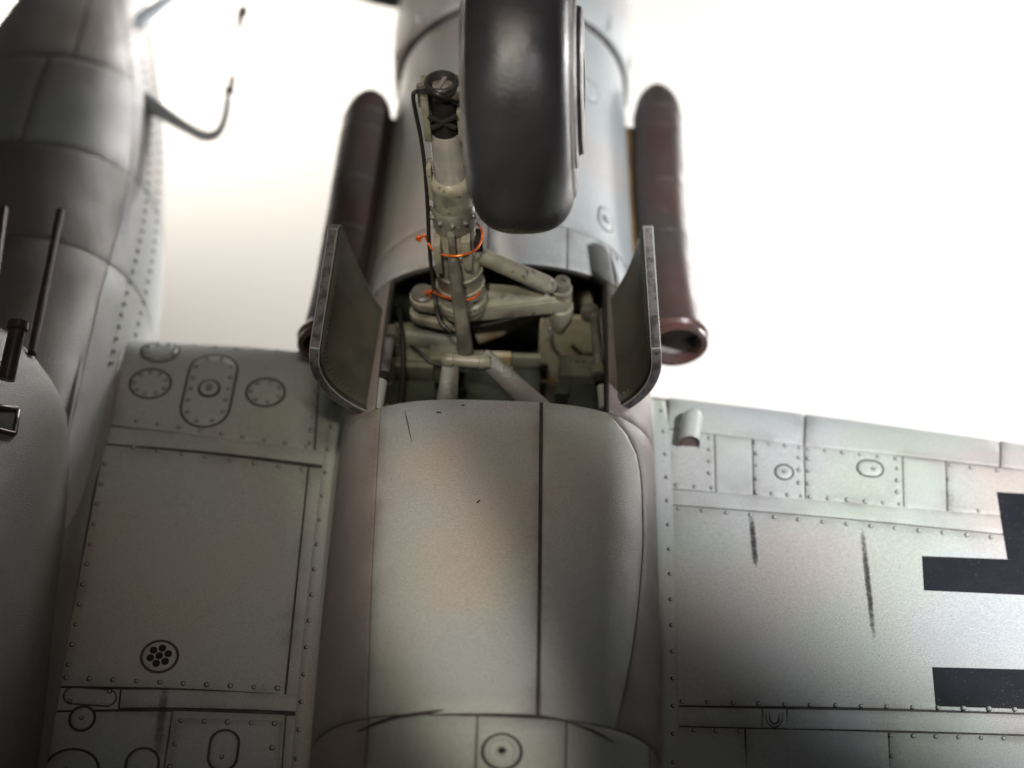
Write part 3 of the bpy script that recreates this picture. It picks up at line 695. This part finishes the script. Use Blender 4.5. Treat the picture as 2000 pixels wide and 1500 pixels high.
# bearing beam with its knuckle
def plate(name, px, Z, th, m, bevel=.02, **k):
    mb = MB(); mb.prism([at(x, y, Z) for x, y in px], (0, 0, -th)); return mb.build(name, m, leg, bevel=bevel, **k)
arc = lambda cx, cy, rx, ry, a0, a1, n=9: [(cx + rx*math.cos(R(a0 + (a1-a0)*i/n)), cy - ry*math.sin(R(a0 + (a1-a0)*i/n))) for i in range(n+1)]
plate('bearing_plate', arc(828, 577, 28, 20, 270, 90) + [(940, 552), (1078, 563), (1108, 568), (1108, 582), (918, 604), (880, 606)], 1.46, .13, GEAR, .018)
plate('bearing_plate', arc(828, 606, 28, 19, 270, 90) + [(900, 587), (903, 634), (880, 636)], 1.17, .13, GEAR, .018)
plate('bearing_beam', [(906, 608), (906, 588), (1090, 570), (1111, 573), (1110, 588)], 1.43, .22, GEAR, .014)
mb = MB(); c = at(826, 575, 1.46); mb.lathe(c, c + (0, 0, .06), [(0, .15), (.7, .145), (1, .12)], 24); mb.build('pivot_pin', GEARD, leg)
c = at(1097, 566, 1.5); mb = MB()
mb.lathe(c + (0, 0, -.75), c + (0, 0, .17), [(0, .10), (.3, .17), (.48, .16), (.5, .10), (.53, .10), (.55, .135), (.68, .135), (.70, .10), (.72, .135), (.85, .135), (.87, .09), (.9, .11), (1, .10)], 24); mb.build('knuckle', GEAR, leg, angle=30)
mb = MB(); c0 = S_(488) + right*.12; c1 = at(1082, 562, 1.6); mb.lathe(c0, c1, [(0, .10), (.2, .105), (.9, .115), (.97, .10), (1, .07)], 20); mb.build('side_brace', GEAR, leg, label='pale tubular side brace running to the right knuckle')
mb = MB(); mb.box(S_(470) + right*.25, (right, toward, ax), (.08, .12, .09)); mb.build('brace_socket', CABLE, leg, bevel=.02)
# drag brace and its yoke
T = S_(462) + toward*.36; T = T + right*((884 - proj(T)[0])/ppu(T)); E_ = at(911, 692, 1.3)
mb = MB(); dv = (E_ - T)/np.linalg.norm(E_ - T); sd = np.cross(dv, toward); sd /= np.linalg.norm(sd); fr_ = np.cross(sd, dv); rows = []
for t, w_h, th in ((0, .05, .06), (.03, .07, .08), (.12, .075, .085), (.3, .07, .07), (.36, .082, .075), (.9, .095, .085), (.97, .095, .085), (1, .07, .07)):
    c = T + (E_ - T)*t; rows.append([c + sd*w_h*(abs(math.cos(q))**.6*(1 if math.cos(q) >= 0 else -1)) + fr_*th*(abs(math.sin(q))**.6*(1 if math.sin(q) >= 0 else -1)) for q in [2*math.pi*k/20 for k in range(20)]])
mb.grid(rows, 0, True); mb.f += [tuple(range(20))[::-1], tuple(len(mb.v)-20+k for k in range(20))]; mb.m += [0, 0]; mb.build('drag_brace', GEARD, leg, label='flat dark drag brace in front of the leg')
pv = at(911, 704, 1.26)
mb = MB(); mb.lathe(pv + (-.30, .0, 0), pv + (.30, -.02, 0), [(0, .085), (.08, .10), (.22, .10), (.24, .085), (.76, .085), (.78, .10), (.92, .10), (1, .085)], 20); mb.build('yoke_pin', GEAR, leg)
def bar(name, p0, p1, w0, w1, th, m, **k):
    p0 = np.asarray(p0); p1 = np.asarray(p1); dv = (p1-p0)/np.linalg.norm(p1-p0); sd = np.cross(dv, CO - p0); sd /= np.linalg.norm(sd); f = np.cross(sd, dv); mb = MB()
    prof = ((0, .75), (.04, 1), (.96, 1), (1, .8)); rows = []
    for t, s_ in prof:
        w = (w0 + (w1-w0)*t)*s_; c = p0 + (p1-p0)*t; rows.append([c + sd*w + f*th, c - sd*w + f*th, c - sd*w - f*th, c + sd*w - f*th])
    mb.grid(rows, 0, True); mb.f += [(3, 2, 1, 0), tuple(len(mb.v)-4+k for k in range(4))]; mb.m += [0, 0]; return mb.build(name, m, leg, bevel=.02, **k)
bar('yoke_arm', at(882, 692, 1.28), at(870, 812, .85), .10, .14, .06, YOKE)
bar('yoke_arm', at(940, 692, 1.28), at(1068, 812, .85), .11, .15, .07, YOKE)
# wires
def ring_wire(y, rx, droop, ext, name='copper_wire', th=.018):
    c = S_(y); pts = []
    for k in range(25):
        a = R(-35 + 250*k/24); pts.append(c + rx*(math.cos(a)*right + math.sin(a)*toward) - ax*droop*math.sin(a))
    pts += ext; mb = MB(); mb.tube(pts, th, 8); return mb.build(name, COPPER, leg, angle=0)
def near(px, py, p): # point seen at the pixel, as far away as p
    v = ray(px, py); return CO + v * (((np.asarray(p) - CO) @ d) / (v @ d))
def wire(name, px, r_, m):
    """px: pixel column, row and the radius of what the wire wraps round there"""
    pts = []
    for x, y, rad in px:
        q = near(x, y, S_(y)); l = (x - proj(S_(y))[0]) / ppu(q); k = math.sqrt(max(0, (abs(rad) + r_)**2 - l*l)) / .60 * (1 if rad >= 0 else -1)
        pts.append(q - ray(x, y) * k)
    mb = MB(); mb.tube(bez(pts, 60), r_, 8); return mb.build(name, m, leg, angle=0)
wire('copper_wire', [(822, 465, .3), (829, 459, .3), (836, 472, .3), (845, 488, .30), (862, 497, .31), (885, 500, .31), (905, 498, .31), (928, 489, .31), (940, 470, .3), (942, 452, -.3), (935, 440, -.3), (926, 434, -.3)], .0155, COPPER)
wire('copper_wire', [(819, 461, .3), (815, 466, .3), (823, 470, .3)], .024, COPPER)
wire('copper_wire', [(840, 580, .31), (841, 567, .31), (858, 576, .32), (885, 584, .32), (906, 586, .32), (925, 582, .32), (938, 569, .31)], .0165, COPPER)
wire('copper_wire', [(831, 573, .31), (838, 570, .31)], .027, COPPER)
wire('brake_line', [(900, 205, .16), (872, 192, .2), (840, 178, .2), (816, 178, .2), (807, 186, .15), (812, 220, .1), (822, 270, .1), (830, 330, .1), (835, 400, .2), (838, 470, .25), (843, 530, .3), (850, 585, .33), (854, 612, .40), (864, 634, .45), (884, 650, .45)], .026, CABLE)
wire('brake_line', [(880, 640, .1), (930, 638, .1), (985, 626, .1), (1010, 619, .1)], .02, CABLE)

# ------------------------------------------------------------------ wheel
wh = bpy.data.objects.new('wheel', None); COL.objects.link(wh); wh.parent = plane; wh['label'] = 'fat black tyre standing up towards the viewer at the top'
wc = near(1019, 160, A + toward*.1); wx = np.cross([0, 1.0, 0], ax); wx /= np.linalg.norm(wx); wx = wx if wx[0] > 0 else -wx
RW, HW = 1.71, .585
def lathe_w(name, prof, m, seg=72, angle=40, par=wh):
    e1 = np.array([0, 1.0, 0]); e1 = e1 - wx*(e1 @ wx); e1 /= np.linalg.norm(e1); e2 = np.cross(wx, e1)
    mb = MB(); rows = [[wc + wx*x + r_*(math.cos(2*math.pi*k/seg)*e1 + math.sin(2*math.pi*k/seg)*e2) for k in range(seg)] for x, r_ in prof]
    mb.grid(rows, 0, True); return mb.build(name, m, par, angle=angle)
prof = []
for i in range(33):
    a = math.pi * i / 32; c, s_ = math.cos(a), math.sin(a)
    prof.append((-HW*math.copysign(abs(c)**.75, c), RW - .62 + .62*s_**.72))
lathe_w('tyre', [(-HW*.8, .8)] + prof + [(HW*.8, .8)], RUBBER, 96, 0)
lathe_w('tyre_bead', [(HW*.93, RW-.66), (HW+.005, RW-.60), (HW+.022, RW-.52), (HW+.012, RW-.42), (HW*.93, RW-.36)], RIM, 80)
lathe_w('tyre_bead', [(-HW*.93, RW-.66), (-HW-.005, RW-.60), (-HW-.022, RW-.52), (-HW-.012, RW-.42), (-HW*.93, RW-.36)], RIM, 80)
lathe_w('wheel_hub', [(HW*.7, .95), (HW+.03, .98), (HW+.05, .93), (HW+.05, .84), (HW+.10, .82), (HW+.12, .76), (HW+.12, .35), (HW+.06, .3), (HW+.06, .0)], HUB, 60)
lathe_w('brake_drum', [(-HW*.7, .95), (-HW+.02, .98), (-HW-.01, .90), (-HW-.01, .7), (-HW-.03, .68), (-HW-.03, .3), (-HW-.03, .0)], HUB, 60)
# ------------------------------------------------------------------ gear doors
def door(side, H0, H1, O0, O1, bulge, fwd, name='gear_door'):
    """H: hinge line rear/front, O: outer edge rear/front"""
    H0, H1, O0, O1 = [np.asarray(q, float) for q in (H0, H1, O0, O1)]
    ou = np.array([side, 0, -.45]); ou /= np.linalg.norm(ou)
    def Dp(a, b):
        h_ = H0 + (H1-H0)*b; o_ = O0 + (O1-O0)*b; k = 4*a*(1-a)
        kk = math.sin(math.pi * max(0, a) ** 1.35)
        p = h_ + (o_-h_)*a + ou*bulge*k + np.array([0, fwd*kk*b**3, 0])
        # rounded rear outer corner
        if a > .80: p = p + (H1-H0)/np.linalg.norm(H1-H0) * ((a-.80)/.2)**2 * (.10 * (1-b)**4 - .16 * b**6)
        return p
    def Nn(a, b):
        e = .02; n = np.cross(Dp(a+e, b) - Dp(a-e, b), Dp(a, b+e) - Dp(a, b-e)); n /= np.linalg.norm(n); return n if n[0]*side > 0 else -n
    na, nb = 18, 22; TH = .125
    ins = [[Dp(i/na, j/nb) for i in range(na+1)] for j in range(nb+1)]; outs = [[Dp(i/na, j/nb) + Nn(i/na, j/nb)*TH for i in range(na+1)] for j in range(nb+1)]
    mb = MB(); mb.grid(ins); mb.grid(outs); n2 = (na+1)*(nb+1)
    def idx(i, j, o): return o*n2 + j*(na+1) + i
    for i in range(na):
        mb.f += [(idx(i,0,0), idx(i+1,0,0), idx(i+1,0,1), idx(i,0,1)), (idx(i,nb,0), idx(i,nb,1), idx(i+1,nb,1), idx(i+1,nb,0))]; mb.m += [1, 1]
    for j in range(nb):
        mb.f += [(idx(0,j,0), idx(0,j,1), idx(0,j+1,1), idx(0,j+1,0)), (idx(na,j,0), idx(na,j+1,0), idx(na,j+1,1), idx(na,j,1))]; mb.m += [1, 1]
    mb.m = [2 if i < na*nb else q for i, q in enumerate(mb.m)]
    dr = mb.build(name, [PAINT, DOOROUT, DOORIN], plane, bevel=.012, angle=40)
    # raised inner pressing
    def Qi(a, b, off): return Dp(a, b) - Nn(a, b)*off
    def steps(n, g, q): return [g, g, q] + [q + (1-2*q)*i/n for i in range(1, n)] + [1-q, 1-g, 1-g]
    Aa = steps(16, .055, .085); Bb = steps(18, .035, .055); rows = []
    for j, b in enumerate(Bb):
        row = []
        for i, a in enumerate(Aa):
            e = min(i, j, len(Aa)-1-i, len(Bb)-1-j); row.append(Qi(a, b, -.005 if e == 0 else .02 if e == 1 else .045))
        rows.append(row)
    m2 = MB(); m2.grid(rows); m2.build('door_lining', DOORIN, dr, angle=45)
    m3 = MB(); rows = [[Qi(a, b, .012) for a in [i/14 for i in range(15)]] for b in (.006, .03)]; m3.grid(rows)
    rows = [[Qi(a, b, .012) for b in [i/14 for i in range(15)]] for a in (.955, .99)]; m3.grid(rows)
    m3.build('dark_rim_edge', WASH, dr, angle=0)
    m5 = MB()
    for i in range(13):
        for a_, b_ in ((.905, .07 + .07*i), (.10 + .062*i, .075)):
            c_ = Qi(a_, b_, .045); q_ = Qi(a_, b_, .057); m5.lathe(c_, q_, [(0, .022), (.6, .018), (1, .008)], 8)
    m5.build('rivets', DOORIN, dr, angle=0, kind='stuff')
    # long scratches on the lining
    for (a, b, la, lb) in ((.30, .58, .17, .10), (.25, .34, .22, .16), (.32, .14, .16, .09), (.15, .42, .06, .05), (.5, .82, .05, .05)):
        m4 = MB(); m4.grid([[Qi(a + la*t - 0*math.sin(math.pi*t), b + lb*t, .048) for t in [i/8 for i in range(9)]], [Qi(a + la*t + -.003*math.sin(math.pi*t) - .001, b + lb*t, .048) for t in [i/8 for i in range(9)]]])
        m4.build('scratch_mark', WASH, dr, angle=0)
    return dr, Dp, Nn
HLr, HLf = at(722, 806, 1.12), at(757, 612, 1.12)
OLr, OLf = at(622, 694, 2.12), at(664, 428, 2.28)
dl, DL, NL = door(-1, HLr, HLf, OLr, OLf, .18, .32); dl['label'] = 'left wheel well door, dark and shaded'
HRr, HRf = at(1187, 806, 1.12), at(1170, 606, 1.12)
ORr, ORf = at(1272, 694, 2.12), at(1254, 424, 2.28)
drr, DR, NR = door(1, HRr, HRf, ORr, ORf, .18, .22); drr['label'] = 'right wheel well door, lit along its pale rim'
def hinge(dr, Dp, b0, b1, m, r_, dx, name='hinge_strip'):
    mb = MB(); a, b = Dp(0, b0) + (dx, 0, .02), Dp(0, b1) + (dx, 0, .02); mb.lathe(a, b, [(0, r_*.7), (.03, r_), (.97, r_), (1, r_*.7)], 14); return mb.build(name, m, dr)
hinge(dl, DL, .0, .30, PAINT, .085, .07); hinge(dl, DL, .36, .72, DOOROUT, .075, .08); hinge(dl, DL, .30, .37, CABLE, .085, .09, 'hinge_bracket'); hinge(dl, DL, .74, .84, GEARD, .08, .10, 'hinge_bracket')
hinge(drr, DR, .02, .24, PAINT, .06, -.05); hinge(drr, DR, .42, .95, GEARD, .06, -.07); hinge(drr, DR, .26, .32, CABLE, .075, -.06, 'hinge_bracket'); hinge(drr, DR, .93, 1.0, GEARD, .12, -.12, 'hinge_bracket'); hinge(drr, DR, .33, .42, WELL, .10, -.08, 'hinge_bracket')

# ------------------------------------------------------------------ exhaust pipes
def exhaust(cap, mid, mouth, lbl, k=1.0):
    ex = bpy.data.objects.new('exhaust_pipe', None); COL.objects.link(ex); ex.parent = plane; ex['label'] = lbl
    C = bez([cap, mid, mouth], 40); n = len(C) - 1
    r_of = pchip([0, .03, .07, .12, .2, .5, .8, .92, 1.0], [x*k for x in (.10, .22, .305, .345, .355, .345, .34, .355, .39)])
    Lp = np.linalg.norm(np.asarray(mouth) - cap)
    mb = MB(); C2 = []; rs = []
    for i in range(61):
        t = i/60; t2 = t**1.5; j = min(n-1, int(t2*n)); f = t2*n - j; C2.append(C[j] + (C[j+1]-C[j])*f); rs.append(r_of(t2))
    rs[0] = .02; mb.tube(C2, rs, 32); mb.f.pop(); mb.m.pop(); mb.build('pipe', RUST, ex, angle=0)
    tv = (C[-1] - C[-3]); tv /= np.linalg.norm(tv); c = C[-1]; rm = .385*k
    mb = MB(); mb.lathe(c - tv*.10, c + tv*.14, [(0, rm-.02), (.15, rm+.03), (.4, rm+.05), (.62, rm+.01), (.75, rm+.035), (.92, rm+.03), (1, rm-.01), (.95, rm-.05), (.4, rm-.07)], 40, cap=False); mb.build('mouth_ring', RUSTLIP, ex, angle=50)
    mb = MB(); mb.lathe(c - tv*.02, c - tv*.5, [(0, rm-.062), (.4, rm-.08), (1, rm-.12)], 32, cap=False)
    mb.lathe(c - tv*.5, c - tv*.52, [(0, rm-.12), (1, .01)], 32, cap=False); mb.build('pipe_inside', PIPEIN, ex, angle=0)
    for t in (.145, .20, .40, .60):
        j = int(t*n); c = C[j]; tv = C[j+1] - C[j]; tv /= np.linalg.norm(tv); r_ = r_of(t)
        mb = MB(); mb.lathe(c - tv*.035, c + tv*.035, [(0, r_-.01), (.2, r_+.003), (.5, r_+.007), (.8, r_+.003), (1, r_-.01)], 36, cap=False); mb.build('weld_band', RUST, ex, angle=0)
    # mounting shelf to the nacelle
    return ex
ZE = .35
eR = exhaust(at(1283, 172, ZE), at(1292, 430, ZE), at(1319, 662, ZE), 'brown exhaust pipe on the right with its open mouth showing')
eL = exhaust(at(727, 184, ZE), at(688, 420, ZE), at(645, 665, ZE), 'brown exhaust pipe on the left, half hidden behind the door')
for ex, sx in ((eR, 1), (eL, -1)):
    mb = MB(); x0 = XC + sx*1.55; pts = []
    mb.box((XC + sx*1.78, 2.5, ZE - .05), ((1,0,0), (0,1,0), (0,0,1)), (.22, 1.9, .10)); mb.build('mounting_shelf', mat('rusty_shelf', (.10, .06, .03), .5, 0, [(.14, .085, .03)], 2) if sx > 0 else RUST, ex, bevel=.03)

# ------------------------------------------------------------------ fuselage
FX, FZ = -6.85, -0.9
fw = pchip([-12, -5, -1, 1.55, 4.9, 6.7, 7.6, 8.1, 8.5, 8.8, 8.9], [1.4, 1.55, 1.78, 1.86, 1.56, 1.23, 1.02, .80, .50, .20, .04])
fh = pchip([-12, -3, 1.55, 4.9, 6.7, 7.6, 8.1, 8.5, 8.8, 8.9], [1.85, 1.9, 1.9, 1.62, 1.22, .95, .70, .42, .16, .04])
def FUS(u, Y, off=0.0):
    phi = math.pi/2*(1-u); w, h = fw(Y), fh(Y); n = 2.5; c, s_ = math.cos(phi), math.sin(phi)
    r_ = (abs(c/w)**n + abs(s_/h)**n)**(-1/n) + off; return np.array([FX + r_*c, Y, FZ + r_*s_])
def hit_fus(px, py):
    v = ray(px, py); best = None
    for k in np.arange(20, 38, .02):
        p = CO + k*v; Y = p[1]
        if Y > 8.88: continue
        x = p[0] - FX; z = p[2] - FZ; f = abs(x/fw(Y))**2.5 + abs(z/fh(Y))**2.5
        if best is None or f < best[0]: best = (f, x, z, Y)
        if f < 1: break
    return 1 - math.atan2(best[2], best[1])/(math.pi/2), best[3]
fy = [-11, -8, -5, -3, -1.5, 0, 1, 2, 3, 4, 5, 5.6, 6.2, 6.7, 7.1, 7.4, 7.7, 8.0, 8.2, 8.4, 8.6, 8.75, 8.85, 8.9]
fus = MB(); fus.grid([[FUS(-2 + 4*j/64, y) for j in range(64)] for y in fy], 0, True); fus = fus.build('fuselage', WASH, plane, angle=0)
fus['label'] = 'out of focus fuselage nose at the left edge'
def fpanel(u0, u1, y0, y1, **k):
    f0 = u0 if callable(u0) else (lambda y: u0); f1 = u1 if callable(u1) else (lambda y: u1)
    def q(a, b): y = y0 + (y1-y0)*b; return f0(y) + (f1(y)-f0(y))*a, y
    return patch('skin_panel', FUS, q, fus, **{**dict(nu=12, nv=18, h=.007, m=BELLY), **k})
def fcurve(px):
    h_ = sorted([hit_fus(*p) for p in px], key=lambda q: q[1]); return pchip([q[1] for q in h_], [q[0] for q in h_])
fs = fcurve([(238, 40), (252, 130), (263, 210), (258, 290), (244, 390), (215, 500), (180, 620)])
ycut = hit_fus(120, 112)[1]; y2 = hit_fus(210, 315)[1]; y3 = hit_fus(185, 500)[1]
fS = lambda y: max(.30, min(.92, fs(max(0.8, min(y, 8.2)))))
def mid_(px): f = fcurve(px); return lambda y: max(-.8, min(fS(y) - .1, f(y)))
m1 = mid_([(95, 112), (70, 180), (45, 265)]); m2 = mid_([(158, 60), (145, 108)])
fpanel(m2, fS, ycut, 8.5, gap=.009, m=PAINT); fpanel(-.9, m2, ycut, 8.5, gap=.009, m=PAINT)
fpanel(m1, fS, y2, ycut, gap=.009, m=PAINT); fpanel(-.9, m1, y2, ycut, gap=.009, m=PAINT)
fpanel(-.2, fS, y3, y2, gap=.003); fpanel(-.9, -.2, y3, y2, gap=.003); fpanel(-.2, fS, -9, y3, gap=.003); fpanel(-.9, -.2, -9, y3, gap=.003)
for ya, yb in ((y2, 8.5), (y3, y2), (-9, y3)): fpanel(fS, 1.35, ya, yb, gap=.008, m=PAINT)  # lit side strip keeps the paler paint, the belly beside it is darkened
fpanel(-1.6, -.9, -9, 8.5, gap=.01)
mb = MB()
for du, n_r in ((.14, 34), (.28, 34)):
    for i in range(n_r):
        y = 6.6 - i*.2; p = FUS(fS(y) + du*(1 if y > 1 else 1), y, .012); mb.lathe(p, p + np.array([.012, 0, .006]), [(0, .032), (.7, .028), (1, .014)], 8)
mb.build('rivets', mat('dirty_rivet_paint', (.22, .21, .21), .6), fus, angle=0, kind='stuff')
# wing root fillet
mb = MB(); rows = []
edge = pchip([p[1] for p in sorted([at(x, y, .0) for x, y in ((236, 700), (222, 780), (203, 868), (178, 960), (112, 1342), (60, 1640))], key=lambda q: q[1])], [p[0] for p in sorted([at(x, y, .0) for x, y in ((236, 700), (222, 780), (203, 868), (178, 960), (112, 1342), (60, 1640))], key=lambda q: q[1])])
for i in range(34):
    y = 1.15 - .25*i; xe = edge(min(y, .45)) ; s = max(0, yle(xe) - y); z0 = WING(xe, s)[2] + .03
    if y > .55: z0 = z0 - (y - .55)*.9; 
    xf = -5.42; row = []
    for k in range(13):
        t = k/12; row.append((xe + .03 + (xf - xe - .1)*t, y, z0 + (.55 - z0*.5)*(t**2.2) + .02*math.sin(math.pi*t)))
    row.insert(0, (xe + .045, y, z0 - .12)); rows.append(row)
mb.grid(rows); rf = mb.build('wing_root_fillet', BELLY, plane, angle=50)
# belly gondola
gw = pchip([-12, -6, -4, -1.5, -1.1, -.75, -.45, -.3, -.25], [1.75, 1.62, 1.5, 1.36, 1.27, 1.05, .72, .4, .05]); gh = pchip([-12, -3, -1.6, -.9, -.5, -.3, -.25], [2.45, 2.45, 2.25, 1.9, 1.6, 1.4, 1.3])
GX = -6.8
def GON(u, Y, off=0.0):
    phi = math.pi/2*(1-u); w, h = gw(Y), max(.06, gh(Y)); c, s_ = math.cos(phi), math.sin(phi); n = 2.5
    r_ = (abs(c/w)**n + abs(s_/h)**n)**(-1/n) + off; return np.array([GX + r_*c, Y, r_*s_])
gy = [-11, -8, -5, -4, -3, -2.4, -1.9, -1.5, -1.2, -.95, -.75, -.58, -.45, -.36, -.3, -.26, -.25]
mb = MB(); mb.grid([[GON(-1.1 + 2.2*j/48, y) for j in range(49)] for y in gy]); gon = mb.build('belly_gondola', BELLY, plane, angle=0); gon['label'] = 'rounded gun fairing under the fuselage at the lower left'
def hit_gon(px, py):
    best = (1e9,)
    for i in range(-60, 101):
        for j in range(60):
            u, y = i*.01, -.5 - j*.05; q = proj(GON(u, y)); e = (q[0]-px)**2 + (q[1]-py)**2
            if e < best[0]: best = (e, u, y)
    return best[1], best[2]
sq = quad_of(hit_gon(-25, 795), hit_gon(38, 800), hit_gon(30, 848), hit_gon(-30, 838))
decal('slot_shade_patch', GON, sq, gon, DARK, .006, 6)  # flat patch on the skin, painted black as the slot's inner shade
mb = MB(); mb.tube([GON(*sq(*q), .0) for q in [(0, 0), (.5, 0), (.97, 0), (1, .05), (1, .5), (1, .95), (.95, 1), (.5, 1), (0, 1)]], .035, 8); mb.build('slot_lip', GUN, gon, angle=0)
mb = MB(); mb.tube([at(12, 742, 2.2), at(22, 695, 2.32), at(34, 645, 2.4)], .10, 14); g = mb.build('gun_barrel', GUN, gon)
mb = MB(); c = at(34, 645, 2.4); mb.lathe(c - (0, .02, 0), c + (0, .10, .03), [(0, .10), (.2, .125), (.9, .125), (1, .08)], 16); mb.build('muzzle', GUN, gon)
for px0, px1 in (((62, 690), (118, 412)), ((-12, 560), (8, 408))):
    mb = MB(); mb.tube([at(*px0, 1.45), at(*px1, 1.35)], .055, 12); mb.build('gun_barrel', GUN, gon)

# ------------------------------------------------------------------ antennas
def antenna(pts, rs, lbl):
    mb = MB(); P = bez(pts, 30); mb.tube(P, [np.interp(i/(len(P)-1), np.linspace(0, 1, len(rs)), rs) for i in range(len(P))], 14)
    o = mb.build('radar_antenna', PALE, plane, angle=0); o['label'] = lbl; return o
ZA = -.1
a1 = antenna([at(275, 193, ZA), at(300, 208, ZA), at(328, 227, ZA), at(365, 250, ZA), at(400, 266, ZA), at(425, 260, ZA), at(438, 235, ZA), at(447, 190, ZA)], [.15, .13, .10, .08, .075, .06, .05, .06], 'bent pale antenna arm with a thin rod beside the nose')
mb = MB(); q0, q1 = at(446, 186, ZA), at(476, 18, ZA); mb.tube([q0, q1], .022, 8)
mb.lathe(at(446, 186, ZA), at(455, 150, ZA), [(0, .05), (.3, .07), (.6, .03), (.8, .055), (1, .02)], 12); mb.lathe(at(464, 50, ZA), at(477, 14, ZA), [(0, .02), (.3, .04), (.7, .085), (1, .05)], 12); mb.build('antenna_rod', GUN, a1)
a2 = antenna([at(258, 58, -.2), at(285, 32, -.2), at(320, 5, -.2), at(360, -28, -.2)], [.17, .12, .10, .10], 'pale antenna arm reaching up from the top of the nose')
